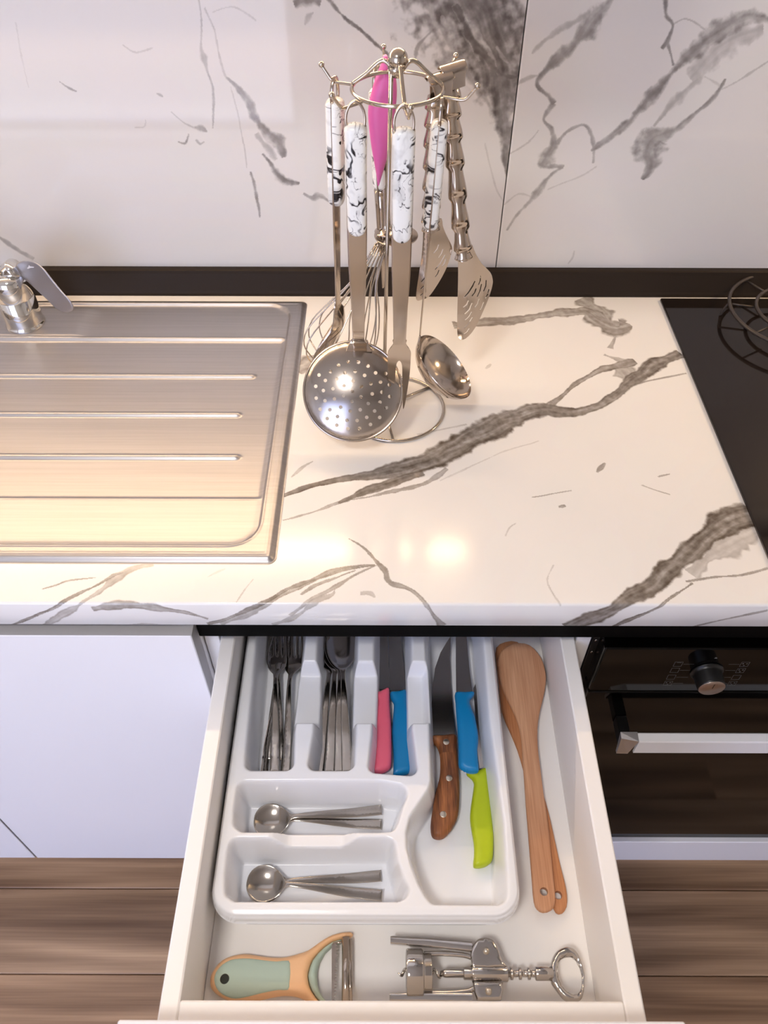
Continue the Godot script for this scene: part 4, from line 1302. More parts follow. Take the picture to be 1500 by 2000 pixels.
func carousel() -> void:
	var c := Vector3(0.0115, 1.294, 0.2866)
	var b := Vector3(0.0139, 0.9022, 0.2866)
	var stand := thing("utensil_stand", "chrome wire utensil stand with a ball on top, on the marble worktop", "stand", Vector3(0.0139, 0.90, 0.2866))
	var st := begin()
	ball(st, Vector3(0.0115, 1.3195, 0.2866), 0.0093, 32)
	part("finial", st, M.wire, stand)
	st = begin()
	tube(st, PackedVector3Array([Vector3(-0.0010, 0.9040, 0.2866), Vector3(0.0055, 1.314, 0.2866)]), 0.0022, 14)
	part("post", st, M.wire, stand)
	st = begin()
	lathe(st, [Vector2(0, 0), Vector2(0.0040, 0), Vector2(0.0062, 0.004), Vector2(0.0085, 0.008), Vector2(0, 0.010)], 24, Transform3D(Basis(), Vector3(0.0105, 1.3040, 0.2866)))
	part("collar", st, M.wire, stand)
	st = begin()
	tube(st, wire_ring(c, 0.0432), 0.0019, 12, true)
	part("top_ring", st, M.wire, stand)
	st = begin()
	tube(st, wire_ring(b, 0.0640, 80), 0.0021, 12, true)
	part("base_ring", st, M.wire, stand)
	for a in [82.0, 350.0, 262.0, 190.0]:
		var d := Vector3(cos(deg_to_rad(a)), 0, sin(deg_to_rad(a)))
		var o := Vector3(0.0115, 0, 0.2866)
		st = begin()
		tube(st, catmull([o + d * 0.004 + Vector3(0, 1.309, 0), o + d * 0.011 + Vector3(0, 1.3165, 0), o + d * 0.018 + Vector3(0, 1.3155, 0), o + d * 0.030 + Vector3(0, 1.305, 0), o + d * 0.0432 + Vector3(0, 1.2955, 0)], 6), 0.0020, 12)
		part("arm", st, M.wire, stand)
	for a in [20.0, 82.0, 140.0, 200.0, 260.0, 318.0]:
		var d := Vector3(cos(deg_to_rad(a)), 0, sin(deg_to_rad(a)))
		st = begin()
		tube(st, catmull([c + d * 0.0432 + Vector3(0, -0.002, 0), c + d * 0.055 + Vector3(0, -0.0022, 0), c + d * 0.066 + Vector3(0, -0.0015, 0), c + d * 0.073 + Vector3(0, 0.006, 0), c + d * 0.0765 + Vector3(0, 0.0105, 0)], 5), 0.0015, 10)
		var hk := part("hook", st, M.wire, stand)
		st = begin()
		ball(st, c + d * 0.0772 + Vector3(0, 0.0118, 0), 0.0029, 14)
		part("hook_ball", st, M.wire, hk).position = Vector3.ZERO
	for a in [92.0, 318.0, 205.0]:
		var d := Vector3(cos(deg_to_rad(a)), 0, sin(deg_to_rad(a)))
		st = begin()
		tube(st, PackedVector3Array([Vector3(-0.0010, 0.9050, 0.2866), b + d * 0.0640]), 0.0018, 10)
		part("strut", st, M.wire, stand)

	# skimmer, front left
	var t := thing("skimmer", "round perforated steel skimmer with marble-pattern grip, front left on the stand", "skimmer", Vector3(-0.0270, 1.2985, 0.332), "utensils hung from the stand", false)
	t.rotation.z = deg_to_rad(-0.6)
	grip(t)
	st = begin()
	var up := Vector3(0, 0.76, -0.65)
	var nr := Vector3(0, 0.65, 0.76)
	var hc := Vector3(-0.0070, -0.3195, 0.016)
	var holes := []
	for ring in [[0.0, 1], [0.0118, 6], [0.0232, 12], [0.0345, 18], [0.0440, 20]]:
		for k in ring[1]:
			var a: float = TAU * k / ring[1] + ring[0] * 40.0
			if ring[0] > 0.04 and sin(a) > 0.55:
				continue
			holes.append(circle2(Vector2(cos(a), sin(a)) * ring[0], 0.0022, 10))
	var dish := func(q: Vector3) -> Vector3:
		var r := Vector2(q.x, q.z).length() / 0.0585
		var dep := 0.015 * (1.0 - minf(r * r, 1.0)) - 0.002 * ss(0.90, 1.0, r)
		return hc + Vector3(q.x, 0, 0) + up * q.z + nr * (dep + q.y)
	plate(st, circle2(Vector2.ZERO, 0.0585, 72), holes, level(0.0005), level(-0.0005), dish, 0.0030, [0.0012, 0.0035], true)
	part("perforated_bowl", st, M.steel_satin, t)
	st = begin()
	var lip := PackedVector3Array()
	for k in 73:
		lip.append(hc + (Vector3.RIGHT * cos(TAU * k / 72) + up * sin(TAU * k / 72)) * 0.0584 - nr * 0.0016)
	tube(st, lip, 0.0017, 10, true)
	part("rolled_rim", st, M.steel, t)
	st = begin()
	var top := hc + up * 0.0575
	sweep(st, catmull([Vector3(0, -0.243, 0), Vector3(0, -0.251, 0.0002), Vector3(0.0, -0.259, -0.002), Vector3(0.001, -0.268, -0.010), top + Vector3(0.0075, 0.004, 0.002), hc + up * 0.0515 + nr * 0.0040 + Vector3(0.007, 0, 0), hc + up * 0.0460 + nr * 0.0058 + Vector3(0.007, 0, 0)], 8), Vector3.RIGHT, func(u): return 0.0068 + 0.002 * ss(0.35, 0.60, u) + 0.007 * ss(0.55, 1.0, u), 0.0009, 16, 6.0)
	part("neck", st, M.steel, t)

	# carving fork, front
	t = thing("carving_fork", "long two-pronged steel fork with marble-pattern grip, at the front of the stand", "fork", Vector3(0.0168, 1.3045, 0.3558), "utensils hung from the stand", false)
	grip(t)
	st = begin()
	var o := P([-7, -246, -7.2, -252, -12.6, -263, -13.0, -275, -12.6, -300, -9.4, -340, -6.6, -357, -5.6, -345, -4.2, -310, -3.4, -285, 0, -277, 3.4, -285, 4.2, -310, 5.6, -345, 6.6, -357, 9.4, -340, 12.6, -300, 13.0, -275, 12.6, -263, 7.2, -252, 7, -246])
	plate(st, smooth2(o, 3), [], level(0.0009), level(-0.0009), func(q): return Vector3(q.x, q.z, q.y - 0.014 * ss(-0.235, -0.345, q.z)), 0.0035, [0.0008], true)
	part("prongs", st, M.steel, t)

	# ladle, right: seen from its edge
	t = thing("ladle", "steel ladle with round bowl and marble-pattern grip, right of the fork", "ladle", Vector3(0.0525, 1.2930, 0.31), "utensils hung from the stand", false)
	t.transform.basis = Basis(Vector3.BACK, deg_to_rad(-2.4)) * Basis(Vector3.UP, deg_to_rad(84))
	grip(t)
	st = begin()
	var inv := t.transform.affine_inverse()
	var bc := Vector3(0.0745, 0.977, 0.297)
	var bn := Vector3(0.675, 0.735, 0.02).normalized()
	var major := Vector3(0.62, -0.58, 0.49)
	major = (major - bn * major.dot(bn)).normalized()
	var minor := bn.cross(major)
	var R := 0.0468
	var cup := func(q: Vector3) -> Vector3:
		var r := minf(Vector2(q.x, q.z).length() / R, 1.0)
		var dep := -0.027 * sqrt(maxf(0.0, 1.0 - r * r * 0.98)) + 0.004 * r
		return inv * (bc + minor * q.x + major * q.z + bn * (dep + q.y))
	plate(st, circle2(Vector2.ZERO, R, 72), [], level(0.0005), level(-0.0005), cup, 0.0035, [0.0005, 0.0014, 0.003, 0.005], (minor.cross(bn)).dot(major) < 0)
	part("bowl", st, M.steel, t)
	st = begin()
	sweep(st, catmull([Vector3(0, -0.248, 0), Vector3(0, -0.258, 0), Vector3(-0.002, -0.270, -0.001), inv * (bc - major * 0.0435 - bn * 0.0045), inv * (bc - major * 0.037 - bn * 0.014)], 6), Vector3.RIGHT, 0.0066, 0.0010, 16, 6.0)
	part("neck", st, M.steel, t)

	# slotted spoon, left: seen from its edge, lying behind the whisk wires
	t = thing("slotted_spoon", "steel slotted spoon with marble-pattern grip turned edge-on, leftmost on the stand", "spoon", Vector3(-0.0490, 1.2950, 0.262), "utensils hung from the stand", false)
	t.transform.basis = Basis(Vector3.BACK, deg_to_rad(-1.6)) * Basis(Vector3.UP, deg_to_rad(72))
	grip(t)
	st = begin()
	var slots := []
	for k in 5:
		var x := (k - 2) * 0.0105
		var l := 0.024 - absf(k - 2) * 0.005
		slots.append(PackedVector2Array([Vector2(x - 0.0014, -0.31 + l), Vector2(x - 0.0014, -0.31 - l), Vector2(x + 0.0014, -0.31 - l), Vector2(x + 0.0014, -0.31 + l)]))
	o = P([-7, -244, -8, -252, -16, -264, -27, -284, -32, -308, -28, -336, -16, -352, 0, -357, 16, -352, 28, -336, 32, -308, 27, -284, 16, -264, 8, -252, 7, -244])
	plate(st, smooth2(o, 3), slots, level(0.0006), level(-0.0006), func(q): return Vector3(q.x, q.z, q.y - 0.036 * ss(-0.235, -0.37, q.z) + 0.016 * (1.0 - minf(1.0, pow(q.x / 0.033, 2.0))) * ss(-0.25, -0.285, q.z) * (1.0 - ss(-0.32, -0.357, q.z))), 0.0036, [0.0012], true)
	part("slotted_bowl", st, M.steel, t)

	# whisk, behind the skimmer
	t = thing("whisk", "balloon whisk of thin steel wires hanging behind the round skimmer", "whisk", Vector3(-0.0085, 1.2850, 0.2050), "utensils hung from the stand", false)
	t.transform.basis = Basis(Vector3.BACK, deg_to_rad(2.0)) * Basis(Vector3.UP, deg_to_rad(64))
	grip(t)
	st = begin()
	lathe(st, [Vector2(0, -0.205), Vector2(0.0062, -0.204), Vector2(0.0070, -0.19), Vector2(0.0078, -0.150), Vector2(0.0086, -0.128), Vector2(0, -0.127)], 24)
	part("ferrule", st, M.steel, t)
	var sway: Vector3 = t.transform.basis.inverse() * Vector3(-0.052, 0.0, 0.030)
	for k in 7:
		st = begin()
		var a := PI * (k + 0.5) / 7
		var d := Vector3(cos(a), 0, sin(a))
		var pts := []
		for s in 17:
			var u := float(s) / 16
			var an := PI * u
			var side := cos(an)
			var yy := -0.195 - 0.160 * pow(sin(an), 0.8)
			var rr := 0.058 * signf(side) * pow(absf(side), 0.62) * (0.12 + 0.88 * ss(0.0, 0.72, sin(an)))
			pts.append(d * rr + sway * clampf((-0.19 - yy) / 0.10, 0.0, 1.15) + Vector3(0, yy, 0))
		tube(st, catmull(pts, 3), 0.0009, 7)
		part("wire_loop", st, M.wire, t)

	# pink-handled masher with a round foot, at the back
	t = thing("masher", "tool with a tapering pink handle and round steel foot, behind the stand post", "masher", Vector3(0.0, 1.298, 0.2350), "utensils hung from the stand")
	st = begin()
	o = P([-2,1305.6,1.7,1305.9,4.4,1299,8.1,1294,11,1283.4,11.8,1270.7,11,1257.6,9.4,1244.1,6.7,1226.9,5,1216.3,1.1,1201.8,-3.3,1186.9,-7.5,1174.7,-9.3,1186.9,-12.5,1205.4,-14.9,1219.8,-16.8,1237.2,-17.7,1250.8,-16.9,1260.8,-14.4,1270.6,-11.5,1280.8,-7.4,1291.5,-4,1298.9])
	plate(st, smooth2(o, 3), [], pillow(0.008, 0.010), func(_q, d): return -0.008 * sqrt(maxf(0.0, 1.0 - pow(1.0 - minf(d / 0.010, 1.0), 2.0))), func(q): return Vector3(q.x, q.z, 0.2350 + q.y), 0.004, [0.0006, 0.002, 0.0045], true)
	part("handle", st, M.magenta, t, "tapering pink handle")
	st = begin()
	var shaft := catmull([Vector3(-0.0015, 1.230, 0.2060), Vector3(-0.0010, 1.190, 0.2068), Vector3(0.0, 1.150, 0.2080), Vector3(0.0015, 1.118, 0.2090), Vector3(0.002, 1.109, 0.2090)], 6)
	tube(st, shaft, func(u): return 0.0055 + 0.0035 * ss(0.35, 0.0, u) + 0.009 * ss(0.78, 1.0, u), 20)
	part("shaft", st, M.steel, t)
	st = begin()
	lathe(st, [Vector2(0, 0.0), Vector2(0.0258, 0.0), Vector2(0.0262, 0.0003), Vector2(0.0262, 0.0010), Vector2(0.0255, 0.0013), Vector2(0.012, 0.002), Vector2(0, 0.0025)], 48, Transform3D(Basis(), Vector3(0.0135, 1.1020, 0.2080)))
	part("foot_disc", st, M.steel, t)

	# two all-steel slotted turners with twisted handles, at the right
	for k in 2:
		var labels := ["all-steel slotted turner with a twisted handle, rightmost on the stand", "all-steel slotted turner half hidden behind the ladle grip"]
		var z0 := 0.2416 if k == 0 else 0.2500
		t = thing("slotted_turner", labels[k], "turner", Vector3(0.066, 1.29, z0) if k == 0 else Vector3(0.045, 1.28, z0), "utensils hung from the stand")
		st = begin()
		var path := [Vector3(0.0655, 1.2800, z0), Vector3(0.0665, 1.262, z0), Vector3(0.0700, 1.235, z0), Vector3(0.0755, 1.198, z0), Vector3(0.0830, 1.150, z0), Vector3(0.0900, 1.108, z0), Vector3(0.0925, 1.092, z0)]
		if k == 1:
			path = [Vector3(0.0500, 1.2740, z0), Vector3(0.0500, 1.255, z0), Vector3(0.0500, 1.230, z0), Vector3(0.0505, 1.200, z0), Vector3(0.0510, 1.170, z0), Vector3(0.0510, 1.145, z0), Vector3(0.0520, 1.132, z0)]
		var cp := catmull(path, 20)
		sweep(st, cp, Vector3.RIGHT, func(u): return 0.0080 + 0.0026 * scallop(u), func(u): return 0.0070 + 0.0024 * scallop(u + 0.03), 22, 2.3)
		part("twisted_handle", st, M.steel, t)
		# hanging hook: the strip widens and curls over
		st = begin()
		var ax := Vector3(0.93, 0.16, -0.33).normalized()
		var e1 := ax.cross(Vector3.UP).normalized() * -1.0
		var e2 := ax.cross(e1) * -1.0
		if e2.y < 0:
			e2 = -e2
		var p0: Vector3 = path[0]
		var curl := [p0 + Vector3(0, -0.012, 0), p0 + Vector3(0, 0.0, -0.001)]
		var cc := p0 + Vector3(-0.003 if k == 0 else 0.0, 0.0155, 0) - e1 * 0.0085
		for s in 10:
			var a := PI * s / 9.0
			curl.append(cc + e1 * cos(a) * 0.0085 + e2 * sin(a) * 0.0085)
		curl.append(cc - e1 * 0.0085 - e2 * 0.012)
		sweep(st, catmull(curl, 4), ax, func(u): return 0.0060 + 0.0070 * ss(0.08, 0.34, u) - 0.004 * ss(0.8, 1.0, u), 0.0007, 14, 7.0)
		part("hanging_curl", st, M.steel, t)
		st = begin()
		var cuts := []
		var bend: Callable
		if k == 0:
			o = P([83.4,1106.5,84.5,1109.3,91.4,1111.1,99.7,1110.7,102.6,1105.7,107.8,1094.8,115.7,1081.8,127.4,1067.6,131,1058.9,131.6,1052,129.5,1038.1,123.5,1018.6,114.7,997.5,106.5,986.7,99.5,982.3,93.8,985.6,91.6,995.3,90.1,1018.5,88.8,1048.9,87.1,1077.9,85.4,1096.5])
			for s in [P([96,1040,101.5,1048,106,1056.8,108.1,1061.7,109.3,1060.7,107.1,1053.9,102.5,1046,96.9,1039.5]), P([113.1,1054.9,114.8,1059.8,114.6,1066.6,115.6,1066.4,116.1,1059.3,114.2,1054.3]), P([112.8,1039,115.6,1046,117,1054.9,118.1,1054.7,117,1045.5,114.1,1038.4]), P([120.4,1044.1,122.6,1051,122.4,1058.8,123.6,1058.5,124,1050,121.8,1043.5]), P([105.9,1042,109.1,1046,110.4,1051,111.7,1050.4,110.5,1045,107.2,1041]), P([96.1,1027.8,100.2,1031.9,102,1037,103.5,1036.2,101.6,1030.4,97.1,1026.6]), P([98.5,1019.1,103.8,1024.8,106.7,1032.9,108.3,1032.3,105.7,1023.7,99.7,1017.9]), P([110.9,1025.8,114,1029.9,115.7,1036,117,1035.4,115.4,1028.9,112.1,1024.8]), P([99.6,1010.7,104.2,1015.5,107.3,1021.2,108.6,1020.4,105.6,1014.4,100.6,1009.8]), P([99.1,1000.1,104.1,1005.5,108.8,1013.4,110.1,1012.5,105.5,1004.4,100.1,999]), P([99.8,991,103.2,993.7,106,998.6,107.2,997.7,104.4,992.6,100.6,989.9]), P([118.1,1019.7,120.4,1023.8,122,1029.9,123.2,1029.3,121.7,1023.2,119.2,1018.8]), P([123.8,1034,126.3,1040.1,127.1,1046.1,128.2,1045.5,127.5,1039.5,124.9,1033.2])]:
				cuts.append(s)
			bend = func(q): return Vector3(q.x, q.z, z0 + q.y - 0.010 * ss(0.100, 0.130, q.x) + 0.006 * ss(1.06, 0.99, q.z))
		else:
			o = P([44.3,1142.5,53.9,1142.9,63.5,1143,65.6,1134,69.5,1123.6,76.1,1110.3,78.6,1103.1,77.8,1095.9,74.5,1082.9,68.6,1068.7,60.7,1055.1,55.1,1047.2,50.9,1044.2,44.1,1040.2,40.2,1038.2,38.1,1042.2,39.1,1058.9,41,1078.1,42.8,1096.7,43.6,1119.1])
			for s in [P([55.9,1102.2,59.8,1106.7,61.5,1112.1,62.5,1111.5,60.8,1105.8,56.7,1101.4]), P([62.1,1094.9,65.1,1099.5,66.9,1104.9,68,1104.4,66.2,1098.7,62.9,1094.1]), P([59,1080.5,64.2,1086.6,69.8,1097.2,71,1096.6,65.5,1085.8,59.9,1079.6]), P([66.9,1082.8,69.3,1085.7,71,1091.7,72.3,1091.2,70.5,1084.7,67.8,1082.1]), P([59.5,1070.5,62.3,1074.4,63.7,1079.1,64.8,1078.5,63.4,1073.4,60.4,1070]), P([42.6,1055,46.7,1060.9,47.8,1060.1,43.7,1054]), P([43.1,1064.7,47.1,1071.4,48.2,1070.7,44.2,1064]), P([42.5,1046.1,46.7,1051.1,47.7,1050.1,43.5,1045.4])]:
				cuts.append(s)
			bend = func(q): return Vector3(q.x, q.z, z0 + q.y - 0.012 * absf(q.x - 0.05) / 0.03)
		plate(st, smooth2(o, 2), cuts, level(0.0005), level(-0.0005), bend, 0.0035, [0.0010], true)
		part("slotted_blade", st, M.steel, t)

# ---------------------------------------------------------------- cutlery tray
func poly_field(poly: PackedVector2Array, r: float) -> Dictionary:
	# a rounded outline: its core shrunk by r; distance to the core less r
	var core: PackedVector2Array = Geometry2D.offset_polygon(ccw(poly), -r, Geometry2D.JOIN_MITER)[0]
	var lo := core[0]
	var hi := core[0]
	for v in core:
		lo = lo.min(v)
		hi = hi.max(v)
	return {"core": core, "r": r, "lo": lo - Vector2(r, r) * 1.3, "hi": hi + Vector2(r, r) * 1.3}

func poly_dist(f: Dictionary, p: Vector2) -> float:
	if p.x < f.lo.x or p.y < f.lo.y or p.x > f.hi.x or p.y > f.hi.y:
		return 1.0
	var d := edge_dist(p, f.core)
	if Geometry2D.is_point_in_polygon(p, f.core):
		d = -d
	return d - f.r

func tray() -> void:
	var back := 0.425
	var top := 0.757
	var cells := []
	var a := P([-156.3,547.8,-151.8,703.8,-150.1,717.7,-96.9,717.6,-99.2,673.5,-95.8,547.6])
	a.append(Vector2(a[5].x, back + 0.008)); a.append(Vector2(a[0].x, back + 0.008))
	cells.append(poly_field(a, 0.009))
	a = P([-81.4,547.6,-78.5,673.4,-83.5,717.5,-31.4,717.4,-30.3,673.2,-31,547.4])
	a.append(Vector2(a[5].x, back + 0.008)); a.append(Vector2(a[0].x, back + 0.008))
	cells.append(poly_field(a, 0.009))
	a = P([-11.5,547.3,-13.1,673.2,-17,715,-14.7,719.6,35.1,723.5,37.5,717.7,33,666.8,34.5,547.2])
	a.append(Vector2(a[7].x, back + 0.008)); a.append(Vector2(a[0].x, back + 0.008))
	cells.append(poly_field(a, 0.009))
	cells.append(poly_field(P([-156.9,733.7,-153.7,729.9,-78.3,729.4,-4.4,729.1,18.7,732.8,28,741,21.4,756.3,15.9,772.8,11.4,782.5,-4.1,783.4,-89.5,783.6,-146.2,783.5,-155.1,777.7,-157.2,761.4]), 0.009))
	cells.append(poly_field(P([-156.4,789.9,-74.4,789.4,3.3,788.9,12.1,791.7,15.6,811.4,20.4,827.7,26.6,837.1,23.6,846.3,15.9,849.7,-70.4,849.9,-144.9,850.1,-155,844.1,-157.3,825.5,-158.2,803.5]), 0.009))
	a = P([50.8,547.1,51.7,662.4,50.9,728,47.8,738.1,38.2,751.9,27.6,767.6,23.6,783.3,23.9,799.2,27.7,814.6,33.9,831.5,40.6,843.8,47.3,852.1,112.7,852.4,120.6,847.7,122.2,837.4,125.7,772.6,123.1,715.7,120.8,654,122.6,546.9])
	a.append(Vector2(a[18].x - 0.002, back + 0.008)); a.append(Vector2(a[0].x, back + 0.008))
	cells.append(poly_field(a, 0.009))
	var lo := Vector2(-0.1700, back - 0.008)
	var hi := Vector2(0.1362, 0.8655)
	var f := func(x: float, z: float) -> float:
		var p := Vector2(x, z)
		var edge := round_rect(p, lo, hi, 0.030)
		var y := top - 0.0012 * ss(-0.010, -0.004, edge) - 0.004 * ss(-0.0045, -0.0022, edge) - 0.012 * ss(-0.0016, -0.0004, edge)
		# finger notches across the dividers
		if x > -0.128 and x < 0.058:
			var end := 0.6615
			y -= 0.024 * ss(0.581, 0.589, z) * (1.0 - ss(end - 0.006, end + 0.0015, z)) * ss(-0.128, -0.110, x) * (1.0 - ss(0.046, 0.058, x))
		if z > 0.765 and z < 0.805:
			y -= 0.017 * ss(-0.118, -0.094, x) * (1.0 - ss(-0.046, -0.022, x))
		var low := 0.7065
		var t := 0.0
		for cell: Dictionary in cells:
			var d := poly_dist(cell, p)
			if d < 0.002:
				t = maxf(t, 1.0 - pow(ss(-0.0095, 0.0016, d), 0.8))
		return minf(y, lerpf(top, low, t)) if t > 0 else y
	var st := begin()
	field(st, steps([-0.1712, 0.0008, -0.1640, 0.0013, 0.1300, 0.0008, 0.1374]), steps([0.4158, 0.010, 0.555, 0.0015, 0.645, 0.0012, 0.858, 0.0008, 0.8668]), f, rect_snap(lo, hi, 0.030, 0.0013))
	# outside of the rim: down to the drawer floor, drawn in a little
	var ol := PackedVector2Array()
	for q in [[hi.x - 0.03, hi.y - 0.03, 0.0], [lo.x + 0.03, hi.y - 0.03, 0.5], [lo.x + 0.03, lo.y + 0.03, 1.0], [hi.x - 0.03, lo.y + 0.03, 1.5]]:
		for k in 13:
			var an: float = PI * q[2] + PI * 0.5 * k / 12
			ol.append(Vector2(q[0] + cos(an) * 0.03, q[1] + sin(an) * 0.03))
	var mid := (lo + hi) * 0.5
	var n := ol.size()
	for i in n:
		var p := ol[i]
		var q := ol[(i + 1) % n]
		var pi := p - (p - mid).normalized() * 0.004
		var qi := q - (q - mid).normalized() * 0.004
		var y1 := 0.7398
		var lv := [[p, q, y1], [pi, qi, y1 - 0.002], [pi - (p - mid).normalized() * 0.007, qi - (q - mid).normalized() * 0.007, 0.7004]]
		for s in 2:
			quad(st, Vector3(lv[s][0].x, lv[s][2], lv[s][0].y), Vector3(lv[s][1].x, lv[s][2], lv[s][1].y), Vector3(lv[s + 1][1].x, lv[s + 1][2], lv[s + 1][1].y), Vector3(lv[s + 1][0].x, lv[s + 1][2], lv[s + 1][0].y))
	var t := thing("cutlery_tray", "white plastic cutlery tray with six rounded compartments in the open drawer", "tray", Vector3(-0.017, 0.70, 0.64))
	part("tray_shell", st, M.tray, t)

# ---------------------------------------------------------------- what lies in the drawer
func lay(o: Node3D, from: Vector3, to: Vector3, roll := 0.0) -> void:
	# local -z runs from the handle's end towards the head
	var d := (to - from).normalized()
	o.transform = Transform3D(Basis.looking_at(d, Vector3.UP) * Basis(Vector3.BACK, roll), from)

func make_fork() -> Node3D:
	var t := thing("fork", "", "fork", Vector3.ZERO, "table forks in the left compartment of the tray", false)
	var o := P([5.2, 0, 5.6, -2, 5.4, -20, 4.3, -60, 3.0, -100, 2.7, -116, 3.8, -124, 8.2, -131, 11.4, -138, 12.2, -146, 12.0, -160, 11.2, -188, 9.0, -190, 8.2, -186, 7.7, -156, 7.0, -153.5, 6.3, -156, 5.4, -187, 4.4, -190, 2.8, -190, 2.0, -187, 1.1, -156, 0, -153.5])
	var n := o.size()
	for i in range(n - 2, -1, -1):
		o.append(Vector2(-o[i].x, o[i].y))
	var st := begin()
	var curve := func(q: Vector3) -> Vector3:
		var s := -q.z
		var y := 0.0015 + 0.010 * ss(0.03, 0.11, s) - 0.013 * ss(0.11, 0.145, s) + 0.007 * ss(0.150, 0.19, s)
		return Vector3(q.x, q.y + y, q.z)
	plate(st, o, [], func(_p, d): return 0.0010 * sqrt(minf(1.0, d / 0.0014)), func(_p, d): return -0.0010 * sqrt(minf(1.0, d / 0.0014)), curve, 0.003, [0.0005, 0.0011])
	part("fork_body", st, M.cutlery, t)
	return t

func make_spoon(called: String, group: String, head: float) -> Node3D:
	# head: how long the bowl is, 1 for a table spoon
	var t := thing(called, "", "spoon", Vector3.ZERO, group, false)
	var o := P([5.6, 0, 6.2, -2, 6.1, -20, 5.0, -60, 3.2, -105, 2.9, -120, 5.0, -128, 11.5, -137, 17.2, -149, 19.8, -163, 18.6, -178, 13.8, -190, 7.0, -196.5, 0, -198])
	var n := o.size()
	for i in range(n - 2, -1, -1):
		o.append(Vector2(-o[i].x, o[i].y))
	var st := begin()
	var curve := func(q: Vector3) -> Vector3:
		var s := -q.z
		var y := 0.0015 + 0.011 * ss(0.03, 0.115, s) - 0.006 * ss(0.115, 0.15, s)
		var e := Vector2(q.x / 0.0198, (s - 0.162) / 0.0365).length()
		y -= 0.0085 * (1.0 - minf(1.0, e * e)) * ss(0.122, 0.135, s)
		return Vector3(q.x, q.y + y + 0.002, q.z)
	var full := curve
	if head < 1.0:
		full = func(q: Vector3) -> Vector3:
			var r: Vector3 = curve.call(q)
			return Vector3(r.x, r.y, -0.120 - (-r.z - 0.120) * head) if r.z < -0.120 else r
	plate(st, smooth2(o, 3), [], func(_p, d): return 0.0009 * sqrt(minf(1.0, d / 0.0014)), func(_p, d): return -0.0009 * sqrt(minf(1.0, d / 0.0014)), full, 0.003, [0.0005, 0.0011])
	part("spoon_body", st, M.cutlery, t)
	return t

func knife(label: String, group: String, at: float, tilt: Callable, blade: PackedVector2Array, grip_outline: PackedVector2Array, blade_y: float, m: Material, thick: float) -> Node3D:
	var mid := Vector2.ZERO
	for v in grip_outline:
		mid += v / grip_outline.size()
	var t := thing("kitchen_knife", label, "knife", Vector3(mid.x, at, mid.y), group)
	var st := begin()
	plate(st, blade, [], level(0.0007), level(-0.0007), func(q): return Vector3(q.x, q.y + blade_y + tilt.call(q.z), q.z), 0.005, [0.001])
	part("blade", st, M.blade, t)
	st = begin()
	var h := thick * 0.5
	plate(st, smooth2(grip_outline, 3), [], pillow(h, 0.0055), func(_p, d): return -h * sqrt(maxf(0.0, 1.0 - pow(1.0 - minf(d / 0.0055, 1.0), 2.0))), func(q): return Vector3(q.x, q.y + at + h + tilt.call(q.z), q.z), 0.0035, [0.0004, 0.0012, 0.0026, 0.0045])
	part("handle", st, m, t)
	return t

